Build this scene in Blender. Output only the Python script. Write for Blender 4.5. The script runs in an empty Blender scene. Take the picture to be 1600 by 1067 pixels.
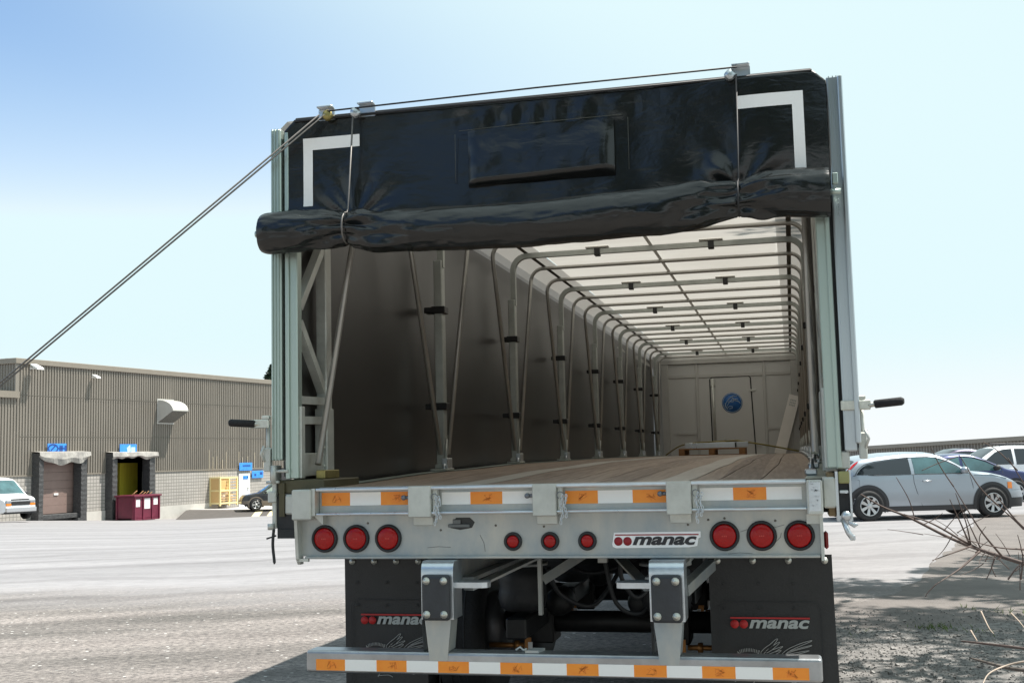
import bpy, bmesh, math, random
from mathutils import Vector, Matrix, noise
PI = math.pi
R = math.radians
scene = bpy.context.scene
COL = scene.collection

# ------------------------------------------------------------------ camera, world, sun, exposure
CAM = Vector((1.1265, -5.4729, 1.581))
YAW, PITCH, ROLL = -0.231997, 0.0991947, -0.0237409
FWD = Vector((math.sin(YAW) * math.cos(PITCH), math.cos(YAW) * math.cos(PITCH), math.sin(PITCH)))
_r0 = Vector((math.cos(YAW), -math.sin(YAW), 0)); _u0 = _r0.cross(FWD)
RGT = math.cos(ROLL) * _r0 + math.sin(ROLL) * _u0
UPV = -math.sin(ROLL) * _r0 + math.cos(ROLL) * _u0
cd = bpy.data.cameras.new('camera')
cam = bpy.data.objects.new('camera', cd); COL.objects.link(cam)
cd.sensor_width = 36; cd.lens = 36 * 1790.6 / 1600; cd.clip_start = 0.05; cd.clip_end = 3000
cam.matrix_world = Matrix(((RGT.x, UPV.x, -FWD.x, CAM.x), (RGT.y, UPV.y, -FWD.y, CAM.y), (RGT.z, UPV.z, -FWD.z, CAM.z), (0, 0, 0, 1)))
scene.camera = cam

SUN_EL, SUN_AZ = R(64.0), R(67)      # azimuth clockwise from +Y
world = bpy.data.worlds.new('World'); scene.world = world; world.use_nodes = True
wn = world.node_tree.nodes; wl_ = world.node_tree.links
sky = wn.new('ShaderNodeTexSky'); sky.sky_type = 'NISHITA'; sky.sun_disc = False
sky.sun_elevation = SUN_EL; sky.sun_rotation = SUN_AZ
sky.air_density = 1.0; sky.dust_density = 0.6; sky.ozone_density = 1.5
bg = wn['Background']; bg.inputs['Strength'].default_value = 0.145
EXPO = 0.85
_k = 0.145 * 2 ** EXPO               # haze-bright summer sky: deeper blue away from the sun, an even pale haze towards it
sx_ = wn.new('ShaderNodeSeparateColor'); cx_ = wn.new('ShaderNodeCombineColor'); wl_.new(sky.outputs[0], sx_.inputs[0])
for _i, (_p, _m, _top) in enumerate(((2.2, 2.65, .775), (1.6, 1.17, .965), (1.0, .84, 1.0))):
    a_ = wn.new('ShaderNodeMath'); a_.operation = 'MULTIPLY'; a_.inputs[1].default_value = 0.145 * 2 ** .75; wl_.new(sx_.outputs[_i], a_.inputs[0])
    b_ = wn.new('ShaderNodeMath'); b_.operation = 'POWER'; b_.inputs[1].default_value = _p; wl_.new(a_.outputs[0], b_.inputs[0])
    c_ = wn.new('ShaderNodeMath'); c_.operation = 'MULTIPLY'; c_.inputs[1].default_value = _m; wl_.new(b_.outputs[0], c_.inputs[0])
    if _i == 2:
        f_ = wn.new('ShaderNodeMath'); f_.operation = 'MAXIMUM'; wl_.new(c_.outputs[0], f_.inputs[0]); wl_.new(g_.outputs[0], f_.inputs[1]); c_ = f_
    g_ = c_
    d_ = wn.new('ShaderNodeMath'); d_.operation = 'MINIMUM'; d_.inputs[1].default_value = _top; wl_.new(c_.outputs[0], d_.inputs[0])
    e_ = wn.new('ShaderNodeMath'); e_.operation = 'DIVIDE'; e_.inputs[1].default_value = _k; wl_.new(d_.outputs[0], e_.inputs[0])
    wl_.new(e_.outputs[0], cx_.inputs[_i])
gm_ = wn.new('ShaderNodeTexCoord'); dt_ = wn.new('ShaderNodeVectorMath'); dt_.operation = 'DOT_PRODUCT'      # forward-scatter haze round the sun
dt_.inputs[1].default_value = (math.sin(SUN_AZ) * math.cos(SUN_EL), math.cos(SUN_AZ) * math.cos(SUN_EL), math.sin(SUN_EL)); wl_.new(gm_.outputs['Generated'], dt_.inputs[0])
mr_ = wn.new('ShaderNodeMapRange'); mr_.interpolation_type = 'SMOOTHSTEP'; mr_.inputs[1].default_value = .19; mr_.inputs[2].default_value = .47; wl_.new(dt_.outputs['Value'], mr_.inputs[0])
mh_ = wn.new('ShaderNodeMix'); mh_.data_type = 'RGBA'; wl_.new(mr_.outputs[0], mh_.inputs[0]); wl_.new(cx_.outputs[0], mh_.inputs[6]); mh_.inputs[7].default_value = (.775 / _k, .965 / _k, 1.0 / _k, 1)
sz_ = wn.new('ShaderNodeSeparateXYZ'); wl_.new(gm_.outputs['Generated'], sz_.inputs[0])
mw_ = wn.new('ShaderNodeMapRange'); mw_.interpolation_type = 'SMOOTHSTEP'; mw_.inputs[1].default_value = .11; mw_.inputs[2].default_value = .0; mw_.inputs[4].default_value = .9; wl_.new(sz_.outputs[2], mw_.inputs[0])
m2_ = wn.new('ShaderNodeMix'); m2_.data_type = 'RGBA'; wl_.new(mw_.outputs[0], m2_.inputs[0]); wl_.new(mh_.outputs[2], m2_.inputs[6]); m2_.inputs[7].default_value = (.97 / _k, .99 / _k, 1.0 / _k, 1)   # white haze low on the horizon
wl_.new(m2_.outputs[2], bg.inputs[0])
sd = bpy.data.lights.new('sun', 'SUN'); sd.energy = 4.6; sd.angle = R(0.53); sd.color = (1.0, 0.95, 0.88)
sun = bpy.data.objects.new('sun', sd); COL.objects.link(sun)
SDIR = Vector((math.sin(SUN_AZ) * math.cos(SUN_EL), math.cos(SUN_AZ) * math.cos(SUN_EL), math.sin(SUN_EL)))
sun.rotation_euler = SDIR.to_track_quat('Z', 'Y').to_euler()
vs = scene.view_settings
vs.view_transform = 'Standard'; vs.look = 'None'; vs.gamma = 1.0; vs.use_curve_mapping = False
vs.exposure = EXPO
scene.cycles.max_bounces = 10; scene.cycles.diffuse_bounces = 5; scene.cycles.glossy_bounces = 5
scene.cycles.transmission_bounces = 6; scene.cycles.transparent_max_bounces = 12
scene.cycles.sample_clamp_indirect = 8

def at(u, v, d):                     # a point of the place seen in that direction, d metres ahead
    return CAM + d * (FWD + (u - 800) / 1790.6 * RGT - (v - 533.5) / 1790.6 * UPV)

# ------------------------------------------------------------------ materials
MATS = {}
def mat(name, color, rough=0.5, metal=0.0, noise_amt=0.0, nscale=8.0, bump=0.0, bscale=30.0, coat=0.0, spec=0.5,
        color2=None, stretch=(1, 1, 1), detail=6, coords='Object', rvar=0.0, trans=0.0):
    if name in MATS: return MATS[name]
    m = bpy.data.materials.new(name); m.use_nodes = True; MATS[name] = m
    nt = m.node_tree; n = nt.nodes; l = nt.links; p = n['Principled BSDF']
    p.inputs['Base Color'].default_value = (*color, 1); p.inputs['Roughness'].default_value = rough
    p.inputs['Metallic'].default_value = metal; p.inputs['Specular IOR Level'].default_value = spec
    p.inputs['Coat Weight'].default_value = coat
    tc = n.new('ShaderNodeTexCoord'); mp = n.new('ShaderNodeMapping'); mp.inputs['Scale'].default_value = stretch
    l.new(tc.outputs[coords], mp.inputs[0])
    if noise_amt > 0 or color2 or rvar:
        nz = n.new('ShaderNodeTexNoise'); nz.inputs['Scale'].default_value = nscale; nz.inputs['Detail'].default_value = detail
        nz.inputs['Roughness'].default_value = 0.65
        l.new(mp.outputs[0], nz.inputs['Vector'])
        if color2 is None:
            color2 = tuple(max(0, c * (1 - noise_amt)) for c in color); c1 = tuple(min(1, c * (1 + noise_amt)) for c in color)
        else: c1 = color
        cr = n.new('ShaderNodeValToRGB'); cr.color_ramp.elements[0].position = .3; cr.color_ramp.elements[1].position = .7
        cr.color_ramp.elements[0].color = (*color2, 1); cr.color_ramp.elements[1].color = (*c1, 1)
        l.new(nz.outputs[0], cr.inputs[0]); l.new(cr.outputs[0], p.inputs['Base Color'])
        if rvar:
            mr = n.new('ShaderNodeMapRange'); mr.inputs[3].default_value = rough - rvar; mr.inputs[4].default_value = rough + rvar
            l.new(nz.outputs[0], mr.inputs[0]); l.new(mr.outputs[0], p.inputs['Roughness'])
    if bump > 0:
        nb = n.new('ShaderNodeTexNoise'); nb.inputs['Scale'].default_value = bscale; nb.inputs['Detail'].default_value = 5
        l.new(mp.outputs[0], nb.inputs['Vector'])
        b = n.new('ShaderNodeBump'); b.inputs['Strength'].default_value = bump; b.inputs['Distance'].default_value = 0.02
        l.new(nb.outputs[0], b.inputs['Height']); l.new(b.outputs[0], p.inputs['Normal'])
    return m

galv = mat('galvanised_steel', (.54, .55, .51), .44, .4, .16, 7, .06, 45, rvar=.1)
galv_dull = mat('dull_galvanised_plate', (.58, .55, .48), .42, .4, color2=(.27, .33, .37), nscale=3.0, stretch=(1, 1, .5), bump=.05, bscale=30, rvar=.1)
guard_m = mat('weathered_guard_steel', (.40, .41, .42), .34, .85, .22, 5, .05, 40, rvar=.1)
galv_bright = mat('bright_galvanised_steel', (.60, .64, .67), .3, .8, .12, 9, .05, 40, rvar=.08)
alu = mat('anodised_aluminium', (.44, .52, .47), .34, .6, .06, 3, stretch=(1, 1, .15), rvar=.06)
alu_r = mat('bright_aluminium', (.50, .54, .56), .28, .8, .06, 3, stretch=(1, 1, .15), rvar=.06)
tube_m = mat('grey_steel_tube', (.44, .43, .40), .36, .6, .08, 6)
post_m = mat('galvanised_post', (.42, .44, .41), .42, .6, .12, 9, .04, 40)
rubber = mat('black_rubber', (.018, .019, .021), .55, 0, .2, 20, .1, 60)
rubber_pad = mat('rubber_dock_pad', (.03, .034, .04), .38, 0, .2, 12, .08, 50)
flap_m = mat('mud_flap_rubber', (.022, .022, .022), .5, 0, .15, 6, .12, 90)
black_clip = mat('black_plastic', (.008, .008, .008), .4)
dark_under = mat('dark_chassis_paint', (.012, .012, .012), .5, .1, .4, 10)
tyre_m = mat('tyre_rubber', (.02, .02, .021), .75, 0, .25, 30, .2, 60)
rope_m = mat('grey_cable', (.16, .15, .14), .45, .3, .2, 60)
rope_dk = mat('black_rope', (.02, .02, .022), .6)
tape_w = mat('white_reflective_tape', (.97, .95, .91), .35, 0, .01, 60)
tape_o = mat('orange_reflective_tape', (1.0, .34, .035), .35, 0, color2=(.98, .28, .025), nscale=14)
red_lens = mat('red_lens', (.36, .006, .006), .16, 0, .12, 30, coat=.1, spec=.3, bump=.12, bscale=160)
red_mark = mat('red_print', (.50, .02, .02), .5)
grey_print = mat('grey_print', (.46, .48, .46), .55)
line_print = mat('light_line_print', (.40, .40, .38), .6)
black_print = mat('black_print', (.02, .02, .025), .45)
sticker_w = mat('white_sticker', (.90, .90, .90), .35)
gold = mat('brass_zinc', (.32, .27, .10), .4, .7, .3, 15)
zinc = mat('pale_zinc_bolt', (.58, .58, .52), .35, .7, .2, 30)
foam = mat('foam_grip', (.014, .014, .015), .8, 0, .2, 50, .15, 120)
wood_pallet = mat('pallet_wood', (.33, .17, .07), .8, 0, color2=(.20, .10, .04), nscale=12)
paper = mat('white_paper', (.8, .8, .78), .7, 0, .05, 10)

# black glossy vinyl of the rolled door curtain
vinyl = mat('black_vinyl', (.010, .011, .011), .22, 0, .15, 3, .10, 5, coat=.1, rvar=.07)
def crease_bump(m):                  # sharp little folds of creased sheet over the soft waves
    n = m.node_tree.nodes; l = m.node_tree.links; b = [x for x in n if x.type == 'BUMP'][0]; tc = [x for x in n if x.type == 'TEX_COORD'][0]
    h = None
    for sc, st, am in ((2.6, (1, 1, 1.6), 1.0), (7, (1, 1, 2.2), .45), (19, (1, 1, 1), .12)):
        mp = n.new('ShaderNodeMapping'); mp.inputs['Scale'].default_value = st; mp.inputs['Rotation'].default_value = (0, .5, 0); l.new(tc.outputs['Object'], mp.inputs[0])
        z = n.new('ShaderNodeTexNoise'); z.inputs['Scale'].default_value = sc; z.inputs['Detail'].default_value = 3; z.inputs['Distortion'].default_value = .6; l.new(mp.outputs[0], z.inputs[0])
        a = n.new('ShaderNodeMath'); a.operation = 'SUBTRACT'; a.inputs[1].default_value = .5; l.new(z.outputs[0], a.inputs[0])
        c = n.new('ShaderNodeMath'); c.operation = 'ABSOLUTE'; l.new(a.outputs[0], c.inputs[0])
        d = n.new('ShaderNodeMath'); d.operation = 'MULTIPLY_ADD'; d.inputs[1].default_value = am; l.new(c.outputs[0], d.inputs[0])
        if h is None: d.inputs[2].default_value = 0
        else: l.new(h.outputs[0], d.inputs[2])
        h = d
    l.new(h.outputs[0], b.inputs['Height']); b.inputs['Strength'].default_value = .24; b.inputs['Distance'].default_value = .03
crease_bump(vinyl)
def vinyl_inner():
    return mat('curtain_inside', (.024, .022, .0195), .33, 0, .1, 3, .05, 1.5, rvar=.04, spec=1.0)
curtain_in = vinyl_inner()
clip_plate_m = mat('pale_clip_plate', (.42, .40, .36), .6, 0, .06, 4)
strip_m = mat('brown_roof_webbing', (.10, .085, .06), .7)

def roof_material(name='translucent_roof_tarp', tr=.255, dv=.8, tint=1.0):
    m = bpy.data.materials.new(name); m.use_nodes = True
    n = m.node_tree.nodes; l = m.node_tree.links; n.remove(n['Principled BSDF'])
    d = n.new('ShaderNodeBsdfDiffuse'); t = n.new('ShaderNodeBsdfTranslucent'); mx = n.new('ShaderNodeMixShader')
    nz = n.new('ShaderNodeTexNoise'); nz.inputs['Scale'].default_value = 2.2; nz.inputs['Detail'].default_value = 6
    cr = n.new('ShaderNodeValToRGB'); cr.color_ramp.elements[0].color = (.76, .71, .64, 1); cr.color_ramp.elements[1].color = (.92, .88, .82, 1)
    tc = n.new('ShaderNodeTexCoord'); l.new(tc.outputs['Object'], nz.inputs[0]); l.new(nz.outputs[0], cr.inputs[0])
    l.new(cr.outputs[0], t.inputs[0]); d.inputs[0].default_value = (dv, dv, dv * .97, 1); mx.inputs[0].default_value = tr
    l.new(d.outputs[0], mx.inputs[1]); l.new(t.outputs[0], mx.inputs[2]); l.new(mx.outputs[0], n['Material Output'].inputs[0])
    return m
roof_m = roof_material()
tan_web = roof_material('tan_roof_webbing', .13, .45)
skirt_m = roof_material('pale_roof_skirt', .13, .5)

def plank_material():
    m = bpy.data.materials.new('worn_deck_planks'); m.use_nodes = True
    n = m.node_tree.nodes; l = m.node_tree.links; p = n['Principled BSDF']; p.inputs['Roughness'].default_value = .62
    tc = n.new('ShaderNodeTexCoord'); sp = n.new('ShaderNodeSeparateXYZ'); l.new(tc.outputs['Object'], sp.inputs[0])
    a = n.new('ShaderNodeMath'); a.operation = 'MULTIPLY'; a.inputs[1].default_value = 1 / .2; l.new(sp.outputs[0], a.inputs[0])
    f = n.new('ShaderNodeMath'); f.operation = 'FLOOR'; l.new(a.outputs[0], f.inputs[0])
    wnz = n.new('ShaderNodeTexWhiteNoise'); wnz.noise_dimensions = '1D'; l.new(f.outputs[0], wnz.inputs['W'])
    mp = n.new('ShaderNodeMapping'); mp.inputs['Scale'].default_value = (30, 1.6, 1); l.new(tc.outputs['Object'], mp.inputs[0])
    nz = n.new('ShaderNodeTexNoise'); nz.inputs['Scale'].default_value = 1.4; nz.inputs['Detail'].default_value = 8; l.new(mp.outputs[0], nz.inputs[0])
    add = n.new('ShaderNodeMath'); add.operation = 'MULTIPLY_ADD'; add.inputs[1].default_value = .45
    l.new(wnz.outputs[0], add.inputs[0]); l.new(nz.outputs[0], add.inputs[2])
    cr = n.new('ShaderNodeValToRGB'); e = cr.color_ramp.elements; e[0].position = .35; e[0].color = (.165, .12, .09, 1); e[1].position = .95; e[1].color = (.38, .295, .23, 1)
    l.new(add.outputs[0], cr.inputs[0]); l.new(cr.outputs[0], p.inputs[0])
    b = n.new('ShaderNodeBump'); b.inputs['Strength'].default_value = .25; b.inputs['Distance'].default_value = .004; l.new(nz.outputs[0], b.inputs['Height']); l.new(b.outputs[0], p.inputs['Normal'])
    return m
plank_m = plank_material()

def quilted():
    m = bpy.data.materials.new('embossed_bulkhead_sheet'); m.use_nodes = True
    n = m.node_tree.nodes; l = m.node_tree.links; p = n['Principled BSDF']
    p.inputs['Base Color'].default_value = (.52, .52, .50, 1); p.inputs['Roughness'].default_value = .3; p.inputs['Metallic'].default_value = .45
    tc = n.new('ShaderNodeTexCoord'); sx = n.new('ShaderNodeSeparateXYZ'); l.new(tc.outputs['Object'], sx.inputs[0])
    outs = []
    for i, sc in ((0, 300), (2, 300)):
        a = n.new('ShaderNodeMath'); a.operation = 'MULTIPLY'; a.inputs[1].default_value = sc; l.new(sx.outputs[i], a.inputs[0])
        s = n.new('ShaderNodeMath'); s.operation = 'SINE'; l.new(a.outputs[0], s.inputs[0]); outs.append(s)
    mu = n.new('ShaderNodeMath'); mu.operation = 'MULTIPLY'; l.new(outs[0].outputs[0], mu.inputs[0]); l.new(outs[1].outputs[0], mu.inputs[1])
    b = n.new('ShaderNodeBump'); b.inputs['Strength'].default_value = .3; b.inputs['Distance'].default_value = .003
    l.new(mu.outputs[0], b.inputs['Height']); l.new(b.outputs[0], p.inputs['Normal'])
    return m
quilt_m = quilted()

# ------------------------------------------------------------------ mesh helpers
class MB:
    def __init__(self): self.bm = bmesh.new(); self.mi = 0
    def _mark(self, faces):
        for f in faces: f.material_index = self.mi
    def box(self, a, b, bev=0.0, M=None, seg=1):
        a = Vector(a); b = Vector(b); bm = self.bm
        co = [(x, y, z) for x in (a.x, b.x) for y in (a.y, b.y) for z in (a.z, b.z)]
        vs_ = [bm.verts.new(c) for c in co]
        idx = [(0, 1, 3, 2), (4, 6, 7, 5), (0, 4, 5, 1), (2, 3, 7, 6), (0, 2, 6, 4), (1, 5, 7, 3)]
        fs = [bm.faces.new([vs_[i] for i in q]) for q in idx]
        self._mark(fs)
        if bev > 0:
            es = list({e for f in fs for e in f.edges})
            r = bmesh.ops.bevel(bm, geom=es, offset=bev, segments=seg, affect='EDGES', profile=.5)
            self._mark(r['faces'])
            vs_ = list({v for f in r['faces'] for v in f.verts} | {v for v in vs_ if v.is_valid})
        if M is not None:
            for v in vs_: v.co = M @ v.co
        return self
    def tube(self, pts, r, n=8, cap=True):
        pts = [Vector(p) for p in pts]; bm = self.bm
        rs = r if isinstance(r, (list, tuple)) else [r] * len(pts)
        rings = []; prev = None
        for i, p in enumerate(pts):
            t = (pts[min(i + 1, len(pts) - 1)] - pts[max(i - 1, 0)]).normalized()
            if prev is None:
                up = Vector((0, 0, 1)) if abs(t.z) < .9 else Vector((1, 0, 0)); a = t.cross(up).normalized()
            else: a = (prev - t * prev.dot(t)).normalized()
            prev = a; b = t.cross(a)
            rings.append([bm.verts.new(p + rs[i] * (math.cos(2 * PI * k / n) * a + math.sin(2 * PI * k / n) * b)) for k in range(n)])
        for i in range(len(rings) - 1):
            for k in range(n):
                f = bm.faces.new((rings[i][k], rings[i][(k + 1) % n], rings[i + 1][(k + 1) % n], rings[i + 1][k])); f.material_index = self.mi; f.smooth = True
        if cap:
            for rg in (rings[0][::-1], rings[-1]):
                f = bm.faces.new(rg); f.material_index = self.mi
        return self
    def bar(self, pts, w, h, up=(0, 1, 0)):          # rectangular bar swept along points; w across, h along 'up'
        pts = [Vector(p) for p in pts]; bm = self.bm; rings = []; up = Vector(up)
        for i, p in enumerate(pts):
            t = (pts[min(i + 1, len(pts) - 1)] - pts[max(i - 1, 0)]).normalized()
            a = t.cross(up).normalized(); b = a.cross(t).normalized()
            rings.append([bm.verts.new(p + a * (w / 2 * sx) + b * (h / 2 * sy)) for sx, sy in ((-1, -1), (1, -1), (1, 1), (-1, 1))])
        for i in range(len(rings) - 1):
            for k in range(4):
                f = bm.faces.new((rings[i][k], rings[i][(k + 1) % 4], rings[i + 1][(k + 1) % 4], rings[i + 1][k])); f.material_index = self.mi
        for rg in (rings[0][::-1], rings[-1]):
            f = bm.faces.new(rg); f.material_index = self.mi
        return self
    def lathe(self, prof, M=Matrix(), n=24, smooth=True):   # prof (radius, height) about local Z
        bm = self.bm; rings = []
        for r, h in prof:
            if r < 1e-6: rings.append([bm.verts.new(M @ Vector((0, 0, h)))])
            else: rings.append([bm.verts.new(M @ Vector((r * math.cos(2 * PI * k / n), r * math.sin(2 * PI * k / n), h))) for k in range(n)])
        for i in range(len(rings) - 1):
            A, B = rings[i], rings[i + 1]
            for k in range(n):
                k2 = (k + 1) % n
                if len(A) == 1 and len(B) == 1: continue
                if len(A) == 1: f = bm.faces.new((A[0], B[k2], B[k]))
                elif len(B) == 1: f = bm.faces.new((A[k], A[k2], B[0]))
                else: f = bm.faces.new((A[k], A[k2], B[k2], B[k]))
                f.material_index = self.mi; f.smooth = smooth
        return self
    def prism(self, poly, vec, M=None):               # poly: list of 3-D points, extruded by vec
        bm = self.bm; vec = Vector(vec)
        P0 = [Vector(p) for p in poly]; P1 = [p + vec for p in P0]
        if M is not None: P0 = [M @ p for p in P0]; P1 = [M @ p for p in P1]
        a = [bm.verts.new(p) for p in P0]; b = [bm.verts.new(p) for p in P1]; n = len(a)
        fs = [bm.faces.new(a[::-1]), bm.faces.new(b)] + [bm.faces.new((a[i], a[(i + 1) % n], b[(i + 1) % n], b[i])) for i in range(n)]
        self._mark(fs); return self
    def grid(self, P, smooth=True, wrap=False):        # P[i][j] points
        bm = self.bm; V = [[bm.verts.new(p) for p in row] for row in P]
        for i in range(len(V) - 1):
            m = len(V[i])
            for j in range(m if wrap else m - 1):
                f = bm.faces.new((V[i][j], V[i][(j + 1) % m], V[i + 1][(j + 1) % m], V[i + 1][j])); f.material_index = self.mi; f.smooth = smooth
        return self
    def build(self, name, mats, parent=None, loc=None):
        bmesh.ops.recalc_face_normals(self.bm, faces=self.bm.faces)
        me = bpy.data.meshes.new(name); self.bm.to_mesh(me); self.bm.free()
        for m in (mats if isinstance(mats, (list, tuple)) else [mats]): me.materials.append(m)
        o = bpy.data.objects.new(name, me); COL.objects.link(o)
        if parent is not None: o.parent = parent
        if loc is not None: o.location = loc
        return o
def empty(name, loc=(0, 0, 0), rz=0.0, parent=None):
    o = bpy.data.objects.new(name, None); COL.objects.link(o); o.location = loc; o.rotation_euler = (0, 0, rz); o.empty_display_size = .2
    if parent: o.parent = parent
    return o
def tag(o, label, cat, group=None):
    o['label'] = label; o['category'] = cat
    if group: o['group'] = group
    return o
def structure(o): o['kind'] = 'structure'; return o
def stuff(o): o['kind'] = 'stuff'; return o
def copy_thing(root):
    c = root.copy(); COL.objects.link(c)
    for ch in list(root.children):
        d = ch.copy(); COL.objects.link(d); d.parent = c
        for g in list(ch.children):
            e = g.copy(); COL.objects.link(e); e.parent = d
    return c
RX = Matrix.Rotation(PI / 2, 4, 'X')                  # local +Z -> -Y (towards the rear)
def facing(x, y, z): return Matrix.Translation((x, y, z)) @ RX
def text_part(body, name, m, parent, h, loc, shear=.25, bold=.02, width=None, rot=None):
    cu = bpy.data.curves.new('txt', 'FONT'); cu.body = body; cu.shear = shear; cu.offset = bold; cu.extrude = .012; cu.resolution_u = 6; cu.size = 1
    tmp = bpy.data.objects.new('txt', cu); COL.objects.link(tmp)
    dg = bpy.context.evaluated_depsgraph_get(); dg.update()
    me = bpy.data.meshes.new_from_object(tmp.evaluated_get(dg)); bpy.data.objects.remove(tmp); bpy.data.curves.remove(cu)
    xs = [v.co.x for v in me.vertices]; ys = [v.co.y for v in me.vertices]
    w = max(xs) - min(xs); hh = max(ys) - min(ys); sy = h / hh; sx = (width / w) if width else sy
    x0, y0 = min(xs), min(ys)
    for v in me.vertices: v.co = Vector(((v.co.x - x0) * sx, (v.co.y - y0) * sy, v.co.z * .15))
    me.materials.clear(); me.materials.append(m); me.name = name
    o = bpy.data.objects.new(name, me); COL.objects.link(o); o.parent = parent; o.location = loc; o.rotation_euler = rot or (PI / 2, 0, 0)
    return o
def bez(pts, n=10):                                    # smooth polyline through points
    pts = [Vector(p) for p in pts]; out = []
    for i in range(len(pts) - 1):
        p0 = pts[max(i - 1, 0)]; p1 = pts[i]; p2 = pts[i + 1]; p3 = pts[min(i + 2, len(pts) - 1)]
        for k in range(n):
            t = k / n
            out.append(.5 * ((2 * p1) + (-p0 + p2) * t + (2 * p0 - 5 * p1 + 4 * p2 - p3) * t * t + (-p0 + 3 * p1 - 3 * p2 + p3) * t ** 3))
    out.append(pts[-1]); return out
def interp(x, tab):
    if x <= tab[0][0]: return tab[0][1]
    for (a, fa), (b, fb) in zip(tab, tab[1:]):
        if x <= b: return fa + (fb - fa) * (x - a) / (b - a)
    return tab[-1][1]
def sinterp(x, tab):
    if x <= tab[0][0]: return tab[0][1]
    for (a, fa), (b, fb) in zip(tab, tab[1:]):
        if x <= b:
            t = (x - a) / (b - a); t = t * t * (3 - 2 * t); return fa + (fb - fa) * t
    return tab[-1][1]

# ------------------------------------------------------------------ ground
def cam_frame(x, y):
    dx, dy = x - CAM.x, y - CAM.y
    return dx * math.cos(YAW) - dy * math.sin(YAW), dx * math.sin(YAW) + dy * math.cos(YAW)
def from_frame(lat, f):
    return CAM.x + lat * math.cos(YAW) + f * math.sin(YAW), CAM.y - lat * math.sin(YAW) + f * math.cos(YAW)
SLOPE = [(-.5, .0288), (-.44, .0288), (-.31, .0362), (-.2, .034), (.1, .03), (.28, .018), (.6, .018)]
def ground_z(x, y):
    lat, f = cam_frame(x, y)
    if f < 5: return 0.0
    r = lat / f; d0 = interp(r, [(-.3, 20), (.1, 24), (.28, 30)]); s = interp(r, SLOPE)
    k = f - d0; k = 0 if k < -4 else ((k + 4) ** 2 / 16 if k < 4 else k)
    return -s * min(k, 70)
def yard_material():
    m = bpy.data.materials.new('yard_surface'); m.use_nodes = True
    n = m.node_tree.nodes; l = m.node_tree.links; p = n['Principled BSDF']; p.inputs['Roughness'].default_value = .85; p.inputs['Specular IOR Level'].default_value = .3
    tc = n.new('ShaderNodeTexCoord')
    def nz(scale, det=6, st=None, rz=0, rough=.6):
        t = n.new('ShaderNodeTexNoise'); t.inputs['Scale'].default_value = scale; t.inputs['Detail'].default_value = det; t.inputs['Roughness'].default_value = rough
        mp = n.new('ShaderNodeMapping'); mp.vector_type = 'TEXTURE'; mp.inputs['Scale'].default_value = tuple(1 / q for q in (st or (1, 1, 1))); mp.inputs['Rotation'].default_value = (0, 0, rz)
        l.new(tc.outputs['Object'], mp.inputs[0]); l.new(mp.outputs[0], t.inputs[0]); return t
    def ramp(src, a, ca, b, cb):
        r = n.new('ShaderNodeValToRGB'); e = r.color_ramp.elements; e[0].position = a; e[0].color = (*ca, 1); e[1].position = b; e[1].color = (*cb, 1)
        l.new(src, r.inputs[0]); return r
    def mix(fac, a, b, mode='MIX'):
        x = n.new('ShaderNodeMix'); x.data_type = 'RGBA'; x.blend_type = mode
        if isinstance(fac, float): x.inputs[0].default_value = fac
        else: l.new(fac, x.inputs[0])
        l.new(a, x.inputs[6]); l.new(b, x.inputs[7]); return x.outputs[2]
    # paved, dusty far yard
    far0 = ramp(nz(.5, 8, (.2, 1.3, 1), .36).outputs[0], .3, (.225, .218, .222), .7, (.31, .30, .305))
    spk = ramp(nz(9, 8, (.4, 1, 1), .34, .8).outputs[0], .36, (.78, .78, .79), .56, (1.04, 1.04, 1.04))
    far1 = mix(.8, far0.outputs[0], spk.outputs[0], 'MULTIPLY')
    # near yard: dusty gravel with tracks
    near = ramp(nz(.8, 9, (.22, 1.5, 1), .50).outputs[0], .32, (.155, .143, .133), .68, (.36, .325, .305))
    grit = ramp(nz(20, 10, (.8, 1.1, 1), .4, .85).outputs[0], .42, (.22, .22, .23), .58, (1.2, 1.18, 1.15))
    nearg = mix(.85, near.outputs[0], grit.outputs[0], 'MULTIPLY')
    vo = n.new('ShaderNodeTexVoronoi'); vo.inputs['Scale'].default_value = 9; l.new(tc.outputs['Object'], vo.inputs[0])
    vm = n.new('ShaderNodeMath'); vm.operation = 'LESS_THAN'; vm.inputs[1].default_value = .13; l.new(vo.outputs['Distance'], vm.inputs[0])
    vc = ramp(vo.outputs['Color'], .3, (.07, .065, .06), .75, (.62, .60, .57)); nearg = mix(vm.outputs[0], nearg, vc.outputs[0])
    # boundary: distance along the view-independent yard axis, ragged
    sp = n.new('ShaderNodeVectorMath'); sp.operation = 'DOT_PRODUCT'; sp.inputs[1].default_value = (-.10, .995, 0); l.new(tc.outputs['Object'], sp.inputs[0])
    w = nz(.45, 8, (.4, 1, 1), .45, .7); ad = n.new('ShaderNodeMath'); ad.operation = 'MULTIPLY_ADD'; ad.inputs[1].default_value = 4.5
    l.new(w.outputs[0], ad.inputs[0]); l.new(sp.outputs['Value'], ad.inputs[2])
    mr = n.new('ShaderNodeMapRange'); mr.inputs[1].default_value = 8.6; mr.inputs[2].default_value = 11.6; l.new(ad.outputs[0], mr.inputs[0])
    c = mix(mr.outputs[0], nearg, far1)
    # faint tyre tracks
    wv = n.new('ShaderNodeTexWave'); wv.inputs['Scale'].default_value = .16; wv.inputs['Distortion'].default_value = 7; wv.inputs['Detail'].default_value = 4
    mp = n.new('ShaderNodeMapping'); mp.inputs['Rotation'].default_value = (0, 0, 1.1); l.new(tc.outputs['Object'], mp.inputs[0]); l.new(mp.outputs[0], wv.inputs[0])
    tr = ramp(wv.outputs[0], .0, (.72, .71, .71), .2, (1, 1, 1))
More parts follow.
